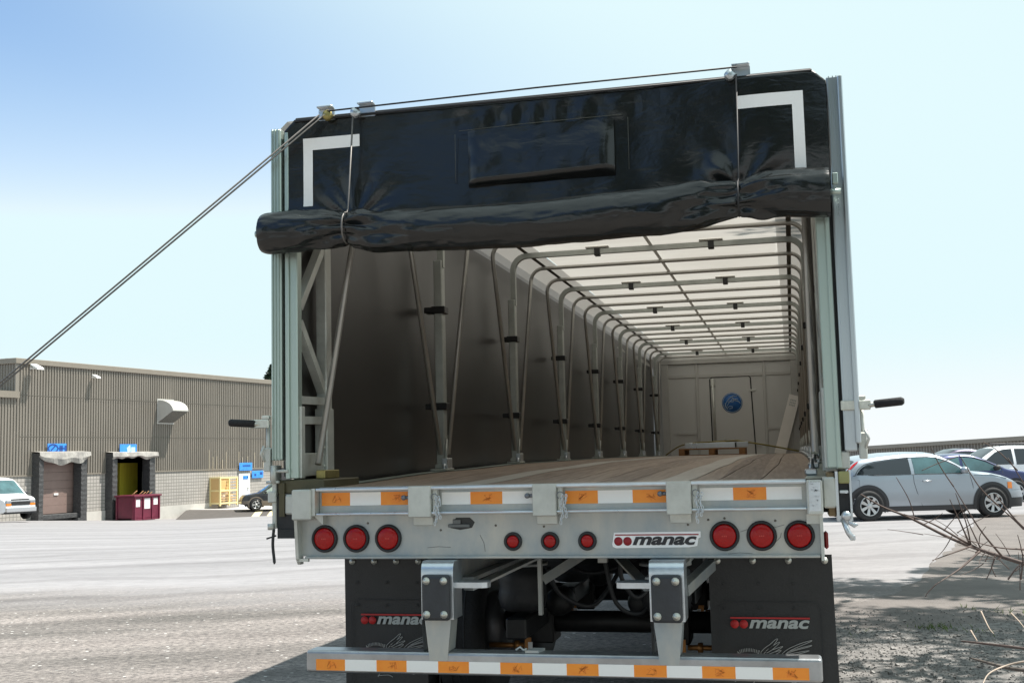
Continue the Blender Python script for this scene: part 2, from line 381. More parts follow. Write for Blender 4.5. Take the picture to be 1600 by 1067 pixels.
    c = mix(.55, c, tr.outputs[0], 'MULTIPLY')
    l.new(c, p.inputs['Base Color'])
    b = n.new('ShaderNodeBump'); b.inputs['Strength'].default_value = .5; b.inputs['Distance'].default_value = .012
    l.new(nz(55, 5).outputs[0], b.inputs['Height']); l.new(b.outputs[0], p.inputs['Normal'])
    return m
mb = MB()
fs_ = [-30, -15, -6, 0, 4, 8, 12, 16, 18, 20, 22, 24, 26, 28, 30, 33, 37, 42, 48, 54, 60, 66, 72, 80, 90, 105, 130, 200, 400, 900, 2200]
P = []
for f in fs_:
    row = []
    for k in range(61):
        r = -1 + 2 * k / 60; lat = r * (max(f, 0) * 1.05 + 45); x, y = from_frame(lat, f); row.append((x, y, ground_z(x, y)))
    P.append(row)
mb.grid(P)
structure(mb.build('yard', yard_material()))

asph = mat('brown_asphalt', (.19, .17, .158), .9, 0, color2=(.125, .112, .105), nscale=1.6, bump=.5, bscale=60, detail=10)
grav = mat('crushed_gravel', (.29, .275, .26), .9, 0, color2=(.085, .08, .078), nscale=15, bump=1.0, bscale=28, detail=8)
def sheet(poly, name, m, dz):
    mb = MB(); vs_ = [mb.bm.verts.new((x, y, ground_z(x, y) + dz)) for x, y in poly]; mb.bm.faces.new(vs_); o = structure(mb.build(name, m)); return o
random.seed(4)
def ragged(pts, amp, step=.3):
    out = []
    for (a, b) in zip(pts, pts[1:]):
        a = Vector((*a, 0)); b = Vector((*b, 0)); nn = max(1, int((b - a).length / step)); nrm = (b - a).normalized().cross(Vector((0, 0, 1)))
        for k in range(nn):
            p = a.lerp(b, k / nn) + nrm * random.uniform(-amp, amp); out.append((p.x, p.y))
    return out
edge = ragged([(5.3, 22.5), (4.83, 19.97), (3.84, 14.94), (3.0, 11.1), (2.57, 9.07), (2.13, 7.69), (1.86, 7.1), (1.3, 6.6), (.2, 6.2)], .06)
sheet(edge + [(.2, 6.2), (.2, -4), (20, -4), (20, 22.5)], 'asphalt_pavement', asph, .004)
edge2 = ragged([(.9, 5.15), (1.5, 5.2), (1.97, 5.11), (2.52, 5.33), (3.12, 5.76), (5.0, 6.6), (9, 7)], .1, .15)
sheet(edge2 + [(9, 7), (9, -6), (.9, -6)], 'gravel_verge', grav, .008)

# ------------------------------------------------------------------ warehouse at the left
clad = mat('beige_corrugated_cladding', (.222, .20, .17), .45, .1, .12, .7, stretch=(1, 1, .25))
clad_trim = mat('brown_roof_trim', (.25, .22, .18), .45, .2, .06, 2)
def block_material():
    m = bpy.data.materials.new('pale_split_block'); m.use_nodes = True
    n = m.node_tree.nodes; l = m.node_tree.links; p = n['Principled BSDF']; p.inputs['Roughness'].default_value = .9
    tc = n.new('ShaderNodeTexCoord'); mp = n.new('ShaderNodeMapping'); mp.inputs['Rotation'].default_value = (PI / 2, 0, 0); l.new(tc.outputs['Object'], mp.inputs[0])
    b = n.new('ShaderNodeTexBrick'); b.offset = 0; b.inputs['Scale'].default_value = 1; b.inputs['Brick Width'].default_value = .24; b.inputs['Row Height'].default_value = .2
    b.inputs['Mortar Size'].default_value = .022; b.inputs['Color1'].default_value = (.40, .375, .345, 1); b.inputs['Color2'].default_value = (.35, .33, .30, 1); b.inputs['Mortar'].default_value = (.20, .19, .175, 1)
    l.new(mp.outputs[0], b.inputs[0]); l.new(b.outputs[0], p.inputs[0]); return m
block_m = block_material()
conc = mat('pale_concrete', (.52, .50, .46), .9, 0, .08, 2)
white_paint = mat('white_paint', (.78, .78, .76), .5, 0, .04, 4)
A_ = at(20, 812, 60); B_ = at(425, 795, 81.3)
WD = Vector((B_.x - A_.x, B_.y - A_.y, 0)).normalized(); WN = Vector((WD.y, -WD.x, 0))
WROT = math.atan2(WD.y, WD.x)
wh = empty('warehouse', (A_.x, A_.y, 0), WROT)
tag(wh, 'long beige corrugated warehouse with block base and two loading docks', 'warehouse')
def bl(u, v, out=0.0):               # where that sight line meets the wall: metres along it, height
    d = FWD + (u - 800) / 1790.6 * RGT - (v - 533.5) / 1790.6 * UPV
    o = Vector((A_.x, A_.y, 0)) + WN * out
    t = (o - CAM).dot(WN) / d.dot(WN); p = CAM + t * d
    return (p - o).dot(WD), p.z
def corr(mb, x0, x1, z0, z1, y=0.0, pitch=.2, dep=.058, zfun=None):
    xs = []; k = math.floor(x0 / pitch)
    while k * pitch < x1:
        for a, d in ((0, 0), (.44, 0), (.54, 1), (.90, 1)):
            x = (k + a) * pitch
            if x0 <= x <= x1: xs.append((x, y - dep * d))
        k += 1
    if not xs: return
    if xs[0][0] > x0: xs.insert(0, (x0, xs[0][1]))
    if xs[-1][0] < x1: xs.append((x1, xs[-1][1]))
    mb.grid([[(x, yy, z0) for x, yy in xs], [(x, yy, (zfun(x) if zfun else z1)) for x, yy in xs]], smooth=False)
ZB = 1.15; ZT = 7.36; LEN = 42
d1a, _ = bl(56, 740); d1b, _ = bl(119, 740); d2a, _ = bl(172, 740); d2b, _ = bl(226, 740)
_, d1t = bl(88, 712); _, d2t = bl(200, 712)
mb = MB()
corr(mb, 0, d1a, ZB, ZT - .3); corr(mb, d1a, d1b, d1t, ZT - .3); corr(mb, d1b, d2a, ZB, ZT - .3); corr(mb, d2a, d2b, d2t, ZT - .3); corr(mb, d2b, LEN, ZB, ZT - .3)
mb.build('cladding', clad, wh)
_, az = bl(8, 621)
mb = MB(); corr(mb, -26, -.02, ZB, az); mb.build('annex_cladding', clad, wh)
mb = MB(); mb.box((-26, -.2, az), (.12, 6, az + .35)); mb.build('annex_roof_edge', clad_trim, wh)
mb = MB()                             # end wall above the annex
ys = []
for k in range(100):
    for a, d in ((0, 0), (.5, 0), (.6, 1), (.92, 1)): ys.append(((k + a) * .2, -.045 * d))
mb.grid([[(x, y + .02, az + .35) for y, x in ys], [(x, y + .02, ZT - .3) for y, x in ys]], smooth=False)
mb.box((-.06, -.07, az + .35), (.1, .0, ZT - .3)); mb.build('end_cladding', clad, wh)
mb = MB(); mb.box((-.12, -.14, ZT - .3), (LEN, .02, ZT), .02); mb.box((-.12, .02, ZT - .3), (.02, 20, ZT), .02); mb.box((0, .02, ZT - .32), (LEN, 20, ZT - .2)); mb.build('roof_trim', clad_trim, wh)
mb = MB()
for a, b in ((-26, d1a), (d1b, d2a), (d2b, LEN)): mb.box((a, -.02, -3.6), (b, .2, ZB))
mb.build('block_wall', block_m, wh)
for a, b in ((d1b + .3, d2a - .3), (d2b + .2, d2b + 7)):
    mb = MB(); mb.box((a, -.06, -3.6), (b, -.02, bl(140, 799)[1])); mb.build('foundation', conc, wh)
mb = MB(); mb.box((-26, -.07, ZB - .05), (d1a - .3, -.021, ZB + .02)); mb.box((d1b + .3, -.07, ZB - .05), (d2a - .3, -.021, ZB + .02)); mb.box((d2b + .3, -.07, ZB - .05), (LEN, -.021, ZB + .02)); mb.build('base_flashing', clad_trim, wh)
mb = MB()
for z in (3.2, 5.4): mb.box((d2b + .4 if z < 3 else .3, -.076, z), (LEN, -.069, z + .025))
mb.build('sheet_lap', mat('lap_shadow_line', (.13, .12, .10), .6), wh)
mb = MB(); random.seed(14)
for u in (324, 330, 336, 345, 351, 371, 378, 384, 397, 408):
    x, z = bl(u, 705 + random.uniform(-4, 14)); xx = math.floor(x / .2) * .2 + .108; mb.box((xx, -.074, ZB + .03), (xx + .07, -.069, z))
mb.build('repainted_rib', mat('pale_touch_up_paint', (.42, .37, .29), .5), wh)
# loading docks
door_m = mat('brown_roller_door', (.22, .155, .135), .5, .1, .08, 3)
seal_m = mat('dock_seal_fabric', (.022, .022, .024), .6, 0, color2=(.085, .085, .085), nscale=9, stretch=(1, 1, 2.5), bump=.6, bscale=6)
seal_head = mat('grey_dock_curtain', (.46, .44, .40), .7, 0, color2=(.22, .21, .20), nscale=2.5, bump=.6, bscale=3)
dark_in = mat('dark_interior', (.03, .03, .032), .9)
def pad(mb, x0, x1, z0, z1, dep):
    P = []
    for k in range(29):
        z = z0 + (z1 - z0) * k / 28; j = .014 * noise.noise(Vector((x0 * 3, z * 5, 1))); w = .014 * (k % 2)
        P.append([(x0 - j, 0, z), (x0 + w - j, -dep - w + j, z), (x1 - w + j, -dep + .12 - w - j, z), (x1 + j, 0, z)])
    mb.grid(P, smooth=False)
def dock(u0, u1, ui0, ui1, vt, vd, xa, xb, zt, open_):
    _, zs = bl((u0 + u1) / 2, 802)
    xo0, _ = bl(u0, 740); xo1, _ = bl(u1, 740)
    dk = empty('loading_dock', (0, 0, 0), 0, wh)
    mb = MB(); pad(mb, xo0 - .05, xa + .12, zs - .5, zt + .15, .55); mb.build('dock_seal', seal_m, dk); mb = MB(); pad(mb, xb - .2, xo1 + .1, zs - .5, zt + .15, .55); mb.build('dock_seal', seal_m, dk)
    mb = MB(); P = []
    for k in range(25):
        x = xo0 - .1 + (xo1 - xo0 + .25) * k / 24; sag = (.42 * math.sin(PI * k / 24) ** .6 if not open_ else .10) + .22 * noise.noise(Vector((x * 1.3, 0, 3)))
        w = .06 * noise.noise(Vector((x * 2, 7, 0)))
        P.append([(x, -.02, zt + .25), (x, -.62, zt + .2), (x, -.66 + w, zt + .0 - sag * .4), (x, -.56 - w, zt - .05 - sag)])
    mb.grid(P, smooth=False); mb.build('head_curtain', seal_head, dk)
    mb = MB()
    if not open_:
        n = 7
        for k in range(n):
            a = zs + (zt - zs) * k / n; b = zs + (zt - zs) * (k + 1) / n; mb.box((xa, .08, a + .004), (xb, .12, b - .004), .004)
        sh = mb.build('roller_door', door_m, dk)
        hb = MB(); hb.box(((xa + xb) / 2 - .1, .04, zs + 1.0), ((xa + xb) / 2 + .2, .078, zs + 1.1)); hb.build('door_handle', white_paint, sh)
        fr = MB(); fr.box((xb - .12, -.06, zs), (xb - .02, .07, zt)); fr.build('door_track', galv_dull, dk)
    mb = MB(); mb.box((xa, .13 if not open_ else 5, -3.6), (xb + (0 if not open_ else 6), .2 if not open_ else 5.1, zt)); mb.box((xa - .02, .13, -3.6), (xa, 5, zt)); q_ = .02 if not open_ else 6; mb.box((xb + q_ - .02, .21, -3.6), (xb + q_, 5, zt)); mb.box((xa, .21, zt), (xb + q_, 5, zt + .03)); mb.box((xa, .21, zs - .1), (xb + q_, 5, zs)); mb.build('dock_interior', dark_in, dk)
    mb = MB(); mb.box((xa, -.4, zs - .28), (xb, .1, zs - .02), .02); mb.box((xa, -.55, zs - .9), (xa + .4, .1, zs - .3)); mb.box((xb - .4, -.55, zs - .9), (xb, .1, zs - .3)); mb.box((xa - .1, -.1, -3.6), (xb + .1, .12, zs - .28)); mb.build('dock_leveller', seal_m, dk)
    return dk
dock(50, 125, 64, 112, 727, 801, d1a, d1b, d1t, False)
dk2 = dock(165, 232, 180, 219, 716, 790, d2a, d2b, d2t, True)
mb = MB(); c0, _ = bl(187, 740, -1.6); c1, _ = bl(215, 740, -1.6); zc = bl(200, 723, -1.6)[1]
mb.box((c0, 1.6, -1.6), (c1, 1.9, zc)); mb.build('yellow_strip_curtain', mat('yellow_strip', (.60, .52, .05), .5, 0, .15, 2, stretch=(3, 1, .2)), dk2)
# a fresh-air hood on the wall
hx0, hz0 = bl(245, 660); _, hz1 = bl(245, 625); hw = 1.45; hd = 1.15; hzt = hz0 + .5 * (hz1 - hz0)
hd_o = empty('vent_hood', (0, 0, 0), 0, wh)
arc = [(0, hz1)] + [(-hd * math.sin(t), hzt + (hz1 - hzt) * math.cos(t)) for t in [k * PI / 2 / 9 for k in range(1, 10)]]
mb = MB(); mb.grid([[(hx0, y - .07, z) for y, z in arc], [(hx0 + hw, y - .07, z) for y, z in arc]], smooth=True)
for xx in (hx0, hx0 + hw): mb.prism([(xx, y - .07, z) for y, z in arc] + [(xx, -.07, hz0)], (.03, 0, 0))
mb.box((hx0 - .06, -.075, hz0 - .08), (hx0 + hw + .06, -.05, hz1 + .08)); mb.build('hood_shell', mat('pale_hood_metal', (.50, .49, .46), .5, .2, .06, 3), hd_o)
mb = MB(); mb.prism([(hx0 + .04, -.07, hz0 + .02), (hx0 + .04, -.07 - hd, hzt + .01), (hx0 + .04, -.075 - hd, hzt - .03), (hx0 + .04, -.07, hz0 - .02)], (hw - .06, 0, 0)); mb.build('hood_screen', mat('hood_screen_mesh', (.13, .13, .12), .7, 0, .4, 14), hd_o)
# flood lamps
for u, v, s in ((46, 579, .85), (142, 592, .6)):
    x, z = bl(u, v); lo = empty('wall_lamp', (x, -.07, z), 0, wh)
    mb = MB(); mb.box((-.06 * s, -.5 * s, .08 * s), (.06 * s, 0, .18 * s), .01); mb.build('lamp_arm', white_paint, lo)
    mb = MB(); mb.prism([(-.28 * s, -.85 * s, .02), (.28 * s, -.85 * s, .02), (.28 * s, -.3 * s, .28 * s), (-.28 * s, -.3 * s, .28 * s)], (0, .02, .12 * s)); mb.build('lamp_head', white_paint, lo)
# entrance door beside the cage
xa, za = bl(372, 787); xb, zb = bl(389, 739)
mb = MB(); mb.box((xa, -.08, za - .4), (xb, -.03, zb), .01); dr = mb.build('entrance_door', mat('white_steel_door', (.82, .83, .84), .4), wh)
mb = MB(); mb.box((xb - .35, -.16, za + 1.0), (xb - .15, -.081, za + 1.1), .01); mb.build('door_handle', galv, dr)
xc, _ = bl(422, 750); mb = MB(); mb.box((xc, -.07, -2), (xc + 2.6, -.03, bl(430, 730)[1]), .01); mb.build('dark_doorway', dark_in, wh)  # flat dark panel on the wall, painted shade of an opening
mb = MB()
xv, zv = bl(79, 558); mb.lathe([(0, 0), (.08, 0), (.08, .3), (.25, .42), (.25, .5), (0, .5)], Matrix.Translation((xv, 3, ZT - .2)), 12); mb.build('roof_vent', galv_dull, wh)

# blue signs on the warehouse
sign_m = mat('blue_sign_face', (.035, .22, .72), .45, 0, color2=(.05, .32, .85), nscale=4)
sign_dk = mat('navy_sign_print', (.012, .06, .26), .5)
sign_lt = mat('pale_sign_print', (.45, .62, .85), .5)
def wall_sign(u0, v0, u1, v1, label, out=.12, marks='', name='wall_sign'):
    x0, z1 = bl(u0, v0); x1, z0 = bl(u1, v1)
    s = empty(name); s.location = Vector((A_.x, A_.y, 0)) + WD * x0 + WN * out + Vector((0, 0, z0)); s.rotation_euler = (0, 0, WROT)
    tag(s, label, 'sign', 'blue signs on the warehouse'); w, h = x1 - x0, z1 - z0
    mb = MB(); mb.box((0, -.03, 0), (w, 0, h), .008); mb.build('sign_panel', sign_m, s)
    mb = MB()
    if marks == 'ring':
        n = 20; cx, cz, r = w * .28, h * .5, h * .4
        for k in range(n):
            a, b = 2 * PI * k / n, 2 * PI * (k + 1) / n
            sx = w * .25 / r
            mb.bar([(cx + r * sx * math.cos(a), -.036, cz + r * math.sin(a)), (cx + r * sx * math.cos(b), -.036, cz + r * math.sin(b))], .09, .01)
        mb.bar([(cx - w * .1, -.036, cz - .1), (cx + w * .12, -.036, cz + .15)], .08, .01)
        for xx in (.62, .70, .90): mb.box((w * xx, -.04, h * .2), (w * xx + .14, -.031, h * .8))
        mb.box((w * .56, -.04, h * .45), (w * .9, -.0315, h * .58)); mb.build('sign_mark', sign_dk, s)
    elif marks == 'patch':
        mb.prism([(w * .45, -.04, h * .15), (w * .65, -.04, h * .3), (w * .6, -.04, h * .95), (w * .4, -.04, h * .6)], (0, .008, 0)); mb.box((w * .66, -.04, h * .2), (w * .9, -.031, h * .7)); mb.build('sign_mark', sign_lt, s)
    elif marks == 'line':
        for k in range(7): mb.box((w * (.25 + .09 * k), -.04, h * .5), (w * (.25 + .09 * k) + w * .06, -.031, h * .72))
        mb.build('sign_mark', sign_dk, s)
    else:
        mb.box((w * .7, -.04, h * .45), (w * .92, -.031, h * .8)); mb.box((w * .2, -.04, h * .3), (w * .35, -.031, h * .6)); mb.build('sign_mark', sign_dk, s)
    return s
wall_sign(71, 693, 100, 708, 'blue sign with a dark ring mark above the brown closed loading door', .14, 'ring')
wall_sign(184, 694, 210, 709, 'blue sign with pale patches above the open loading dock behind the dumpster', .14, 'patch')
wall_sign(371, 723, 391, 734.5, 'upper blue sign on the cladding over the white entrance door', .14, 'line')
wall_sign(391.5, 735.5, 409, 746, 'blue sign on the block wall just right of the white entrance door', .1, '')
wall_sign(378, 743, 386, 748, 'tiny blue notice fixed on the white entrance door', .09, '', name='door_sign')

# maroon dumpster
dm = empty('dumpster'); c = at(209, 811, 65.5); dm.location = (c.x, c.y, ground_z(c.x, c.y) ); dm.rotation_euler = (0, 0, WROT)
tag(dm, 'maroon steel dumpster with white papers standing at the open loading dock', 'dumpster')
mar = mat('maroon_paint', (.17, .018, .045), .42, 0, color2=(.10, .012, .03), nscale=2)
h = 1.45; L_, D_ = 2.2, 1.3
mb = MB(); mb.box((0, 0, .12), (L_, D_, h - .1), .02)
for x in (.02, L_ * .33, L_ * .67, L_ - .12): mb.box((x, -.05, .05), (x + .1, 0, h - .1))
for y in (.02, D_ - .12): mb.box((-.05, y, .05), (0, y + .1, h - .1))
mb.build('dumpster_body', mar, dm)
mb = MB(); mb.box((-.08, -.1, h - .1), (L_ + .08, D_ + .08, h), .015); mb.box((0, 0, .0), (L_, .1, .12)); mb.box((0, D_ - .1, 0), (L_, D_, .12)); mb.build('dumpster_rim', mar, dm)
mb = MB()
for x0, x1, z0, z1 in ((.14, .5, .78, 1.2), (.85, 1.35, .65, 1.24), (1.65, 2.0, .85, 1.24)): mb.box((x0, -.012, z0), (x1, -.004, z1))
mb.build('pasted_paper', paper, dm)
mb = MB(); random.seed(2)
for k in range(6): mb.tube([(.3 + .3 * k, .5, h - .05), (.5 + .3 * k + random.uniform(-.3, .3), .45, h + random.uniform(.1, .25))], .025, 5)
mb.build('scrap', wood_pallet, dm)

# yellow cage
cg = empty('storage_cage'); c = at(344, 790.5, 74.5); cg.location = c; cg.rotation_euler = (0, 0, WROT)
tag(cg, 'yellow framed mesh storage cage standing beside the white entrance door', 'cage')
yel = mat('yellow_paint', (.82, .68, .34), .5, 0, .1, 5); och = mat('orange_mesh', (.64, .42, .18), .7, 0, .2, 30)
w, d, h = 1.9, .86, 1.87
mb = MB()
for x in (0, w / 2, w - .1):
    for y in (0, d - .1): mb.box((x, y, 0), (x + .1, y + .1, h))
for z in (.12, h * .5, h - .1):
    for y in (0.001, d - .101): mb.box((.1, y, z), (w / 2, y + .098, z + .1)); mb.box((w / 2 + .1, y, z), (w - .1, y + .098, z + .1))
    for x in (0.001, w - .099): mb.box((x, .1, z), (x + .098, d - .1, z + .1))
mb.build('cage_frame', yel, cg)
mb = MB(); mb.box((.05, d - .05, .2), (w - .05, d - .03, h - .1)); mb.box((.03, .06, .2), (.05, d - .06, h - .1))
for z in (.35, .5, .7, 1.2, 1.4, 1.6): mb.box((.1, .02, z), (w - .1, .03, z + .04))
mb.build('mesh_panel', och, cg)
mb = MB(); mb.lathe([(0, .2), (.3, .2), (.33, .8), (.28, .85), (0, .85)], Matrix.Translation((.55, .4, 0)), 14); mb.lathe([(0, .2), (.3, .2), (.33, .8), (.28, .85), (0, .85)], Matrix.Translation((1.35, .4, 0)), 14); mb.build('drum', mat('pale_plastic_drum', (.6, .5, .4), .5), cg)

# asphalt ramp by the warehouse
ra = mat('ramp_asphalt', (.085, .076, .07), .9, 0, .15, 3, bump=.3, bscale=40)
def gp(u, v, d): p = at(u, v, d); return p
a0 = gp(272, 813.5, 67); a1 = gp(292, 796, 73); a2 = gp(470, 796, 73); a3 = gp(470, 813.5, 67)
a4 = gp(292, 790.5, 80); a5 = gp(480, 790, 80)
mb = MB(); mb.bm.faces.new([mb.bm.verts.new(p) for p in (a0, a3, a2, a1)]);
mb.prism([a0 - Vector((0, 0, .02)), a1 - Vector((0, 0, .02)), a1 - Vector((0, 0, 1.5)), a0 - Vector((0, 0, .6))], WD * .01)
structure(mb.build('ramp', ra))
mb = MB(); mb.bm.faces.new([mb.bm.verts.new(p) for p in (a1, a2, a5, a4)]); structure(mb.build('apron_pavement', mat('pale_apron', (.42, .40, .39), .9, 0, .08, 2)))
yl = mat('faded_yellow_marking', (.72, .62, .36), .7, 0, .1, 3)
for u0 in (388, 411, 433):
    n_ = (a3 - a0).cross(a1 - a0).normalized(); n_ = n_ if n_.z > 0 else -n_
    def on_ramp(u, v):
        d = FWD + (u - 800) / 1790.6 * RGT - (v - 533.5) / 1790.6 * UPV; return CAM + d * ((a0 - CAM).dot(n_) / d.dot(n_)) + n_ * .006
    mb = MB(); mb.bm.faces.new([mb.bm.verts.new(p) for p in (on_ramp(u0, 813), on_ramp(u0 + 12, 813), on_ramp(u0 + 24, 796.5), on_ramp(u0 + 13, 796.5))])
    structure(mb.build('ramp_marking', yl))

# ------------------------------------------------------------------ long shed behind the parked cars
r0 = at(1240, 704, 99); r1 = at(1680, 676, 68)
rd = Vector((r1.x - r0.x, r1.y - r0.y, 0)); RL = rd.length; rd.normalize()
rb = empty('corrugated_shed', (r0.x, r0.y, 0), math.atan2(rd.y, rd.x))
tag(rb, 'low beige corrugated shed with brown eaves behind the parked cars', 'building')
zf = lambda x: r0.z + (r1.z - r0.z) * x / RL
# outward is the side facing the yard
mb = MB(); corr(mb, 0, RL, -4, 0, 0, .32, .07, lambda x: zf(x) - .22); mb.build('cladding', clad, rb)
mb = MB(); mb.prism([(0, -.25, zf(0) - .27), (RL, -.25, zf(RL) - .27), (RL, -.25, zf(RL)), (0, -.25, zf(0))], (0, .3, 0)); mb.build('eaves', clad_trim, rb)
mb = MB(); mb.prism([(0, .05, zf(0) - .05), (RL, .05, zf(RL) - .05), (RL, 12, zf(RL) - .05), (0, 12, zf(0) - .05)], (0, 0, -.1)); mb.box((.02, .06, -4), (RL, 11.9, -2)); mb.build('roof', clad_trim, rb)

# ------------------------------------------------------------------ the covered flatbed trailer
T = empty('flatbed_trailer', (0, 0, 0))
tag(T, 'black covered flatbed trailer with its rear curtain rolled up over an open deck', 'trailer')
K = lambda y: .07 * min(1, max(0, y) / 2) + .0042 * y
DZ = lambda y: 1.44 + sinterp(y, [(0, 0), (2.2, .045), (4.5, .07), (9, .08), (13, .075), (16.2, .05)]) if y > 0 else 1.44
# deck planks
mb = MB(); xs = [-1.2 + .2 * k for k in range(13)]
yy = [0.02 + 16.15 * k / 40 for k in range(41)]
STRIPS = [(-.541, -.377), (.503, .659)]
edges = [-1.2, -1.0, -.8, -.541]; edges2 = [-.377, -.2, 0, .17, .34, .503]; edges3 = [.659, .79, .992, 1.2]
for es in (edges, edges2, edges3):
    for a, b in zip(es, es[1:]):
        mb.grid([[(a + .003 + K(y), y, DZ(y) - .02), (a + .003 + K(y), y, DZ(y)), (b - .003 + K(y), y, DZ(y)), (b - .003 + K(y), y, DZ(y) - .02)] for y in yy], smooth=False)
deck = mb.build('deck', plank_m, T)
for a, b in STRIPS:
    mb = MB(); mb.grid([[(a + .002 + K(y), y, DZ(y) - .02), (a + .002 + K(y), y, DZ(y) + .001), (b - .002 + K(y), y, DZ(y) + .001), (b - .002 + K(y), y, DZ(y) - .02)] for y in yy], smooth=False)
    mb.build('deck_rail', mat('worn_deck_rail', (.40, .38, .34), .5, .35, .12, 12, stretch=(1, .2, 1)), deck)
mb = MB(); mb.grid([[(-1.26 + K(y), y, DZ(y) - .022), (1.26 + K(y), y, DZ(y) - .022)] for y in yy]); mb.build('subfloor', dark_under, deck)
for s in (-1, 1):
    mb = MB(); mb.grid([[(s * 1.2 + K(y), y, DZ(y) + .004), (s * 1.30 + K(y), y, DZ(y) + .004), (s * 1.30 + K(y), y, DZ(y) - .15), (s * 1.24 + K(y), y, DZ(y) - .15)] for y in yy], smooth=False)
    mb.build('side_rail', alu, T)
    # winches / lashing hardware along the rail
    hb = MB(); random.seed(10 + s)
    for k in range(20):
        y = .5 + .78 * k; z = DZ(y)
        hb.box((s * 1.22 + K(y) - .03, y - .05, z + .005), (s * 1.22 + K(y) + .03, y + .05, z + .035), .006)
        hb.tube([(s * 1.215 + K(y), y - .03, z + .03), (s * 1.225 + K(y), y, z + .085), (s * 1.235 + K(y), y + .03, z + .03)], .008, 6)
    if s > 0: hb.build('lashing_ring', galv_bright, T)
    else: hb.bm.free()

# rear bolster
mb = MB(); mb.box((-1.295, 0, 1.10), (1.262, .02, 1.31)); mb.box((-1.26, -.028, 1.088), (1.255, .14, 1.101), .004)
mb.box((-1.18, -.02, 1.31), (1.205, .0, 1.44))                              # channel web
bol = mb.build('rear_bolster', galv_dull, T)
mb = MB()
for z0, z1 in ((1.425, 1.441), (1.306, 1.318)): mb.box((-1.18, -.075, z0), (1.205, -.02, z1), .006, seg=2)
mb.box((-1.18, -.02, 1.441), (1.205, .06, 1.4425)); mb.build('channel_lip', galv_bright, bol)
mb = MB(); mb.box((-1.302, -.09, 1.285), (-1.20, .02, 1.436), .006); mb.box((-1.2, -.075, 1.305), (-1.182, 0, 1.44))
mb.prism([(-1.302, -.06, 1.285), (-1.302, .02, 1.285), (-1.302, .02, 1.06), (-1.302, -.015, 1.06), (-1.302, -.04, 1.09)], (.016, 0, 0))
mb.box((-1.30, -.03, 1.075), (-1.24, -.01, 1.09)); mb.prism([(-1.2, -.001, 1.305), (-1.15, -.001, 1.305), (-1.15, -.001, 1.26)], (0, -.05, 0)); mb.build('end_bracket', galv, bol)
mb = MB(); mb.box((1.205, -.085, 1.285), (1.275, .02, 1.44), .005); mb.box((1.2, -.02, 1.24), (1.262, -.004, 1.285)); mb.box((1.258, -.03, 1.075), (1.272, .04, 1.30)); ec = mb.build('end_bracket', galv, bol)
mb = MB(); random.seed(8); mb.box((1.214, -.0875, 1.30), (1.266, -.0852, 1.43), .001)
for k in range(46):
    x = random.uniform(1.217, 1.26); z = random.uniform(1.306, 1.424); L = random.uniform(.006, .02); a = random.uniform(0, PI)
    mb.bar([(x, -.0885, z), (min(1.264, max(1.216, x + L * math.cos(a))), -.0885, z + L * math.sin(a))], .004, .003)
mb.build('embossed_plate', galv_bright, ec)
mb = MB(); mb.box((1.277, -.02, 1.31), (1.335, .15, 1.45), .008); mb.build('corner_block', galv, bol)
mb = MB(); mb.box((-1.37, -.02, 1.31), (-1.304, .15, 1.41), .008); mb.build('corner_block', galv, bol)

for i, x in enumerate((-.632, -.008, .629)):                               # stake pockets
    mb = MB(); mb.box((x - .058, -.085, 1.292), (x + .058, -.0205, 1.4435), .004)
    mb.box((x - .05, -.03, 1.25), (x + .05, -.001, 1.292), .003); mb.box((x + .059, -.06, 1.30), (x + .085, -.021, 1.442), .003)
    pk = mb.build('stake_pocket', galv, bol)
    mb = MB(); pts = []
    cx = x + .085
    for c, (dx, n_) in enumerate(((0, 9), (.018, 7))):
        for k in range(n_):
            p = Vector((cx + dx + .006 * math.sin(k * 1.3 + i), -.088 - .004 * c, 1.385 - .0155 * k)); r = .009
            q = [(p + (Vector((r * .55 * math.cos(t), 0, r * 1.1 * math.sin(t))) if k % 2 == 0 else Vector((r * .25 * math.cos(t), r * .5 * math.cos(t), r * 1.1 * math.sin(t))))) for t in [2 * PI * j / 8 for j in range(9)]]
            mb.tube(q, .0024, 5, cap=False)
    mb.build('chain', galv_bright, pk)
    mb = MB(); mb.tube([(x - .085, -.05, 1.388), (x - .055, -.05, 1.388)], .009, 8); mb.lathe([(0, 0), (.013, 0), (.013, .012), (0, .012)], facing(x - .088, -.05, 1.388), 10)
    mb.tube([(x + .08 + .016 * math.sin(t), -.088, 1.39 - .016 * math.cos(t)) for t in [2 * PI * k / 14 for k in range(14)]], .0022, 5, cap=False); mb.build('lock_pin', mat('dark_steel', (.2, .21, .23), .35, .8), pk)
# conspicuity tape
def tape(name, x0, x1, cuts, first, y, za0, za1, parent):
    mb = MB(); xs = [x0] + cuts + [x1]; o = first
    for a, b in zip(xs, xs[1:]):
        mb.mi = o; t0 = (a - x0) / (x1 - x0) if x1 > x0 else 0; mb.box((a, y - .0016, za0), (b, y, za1)); o = 1 - o
    if parent is not None:
        t = mb.build(name, [tape_w, tape_o], parent)
        o = first; random.seed(int(x0 * 100) + 900)
        for a, b in zip(xs, xs[1:]):
            if o == 1:
                mk = MB(); cx = (a + b) / 2 + .005; cz = (za0 + za1) / 2
                for k in range(6):
                    p = [(cx + random.uniform(-.025, .025), y - .0022, cz + random.uniform(-.02, .02)) for _ in range(3)]
                    mk.bar(p, .0022, .0008)
                mk.build('tape_mark', mat('brown_tape_print', (.72, .20, .02), .5), t)
            o = 1 - o
        return t
tape('reflective_tape', -1.167, -.695, [-1.015, -.852], 1, -.0205, 1.352, 1.417, bol)
tape('reflective_tape', -.535, -.070, [-.389, -.228], 0, -.0205, 1.350, 1.410, bol)
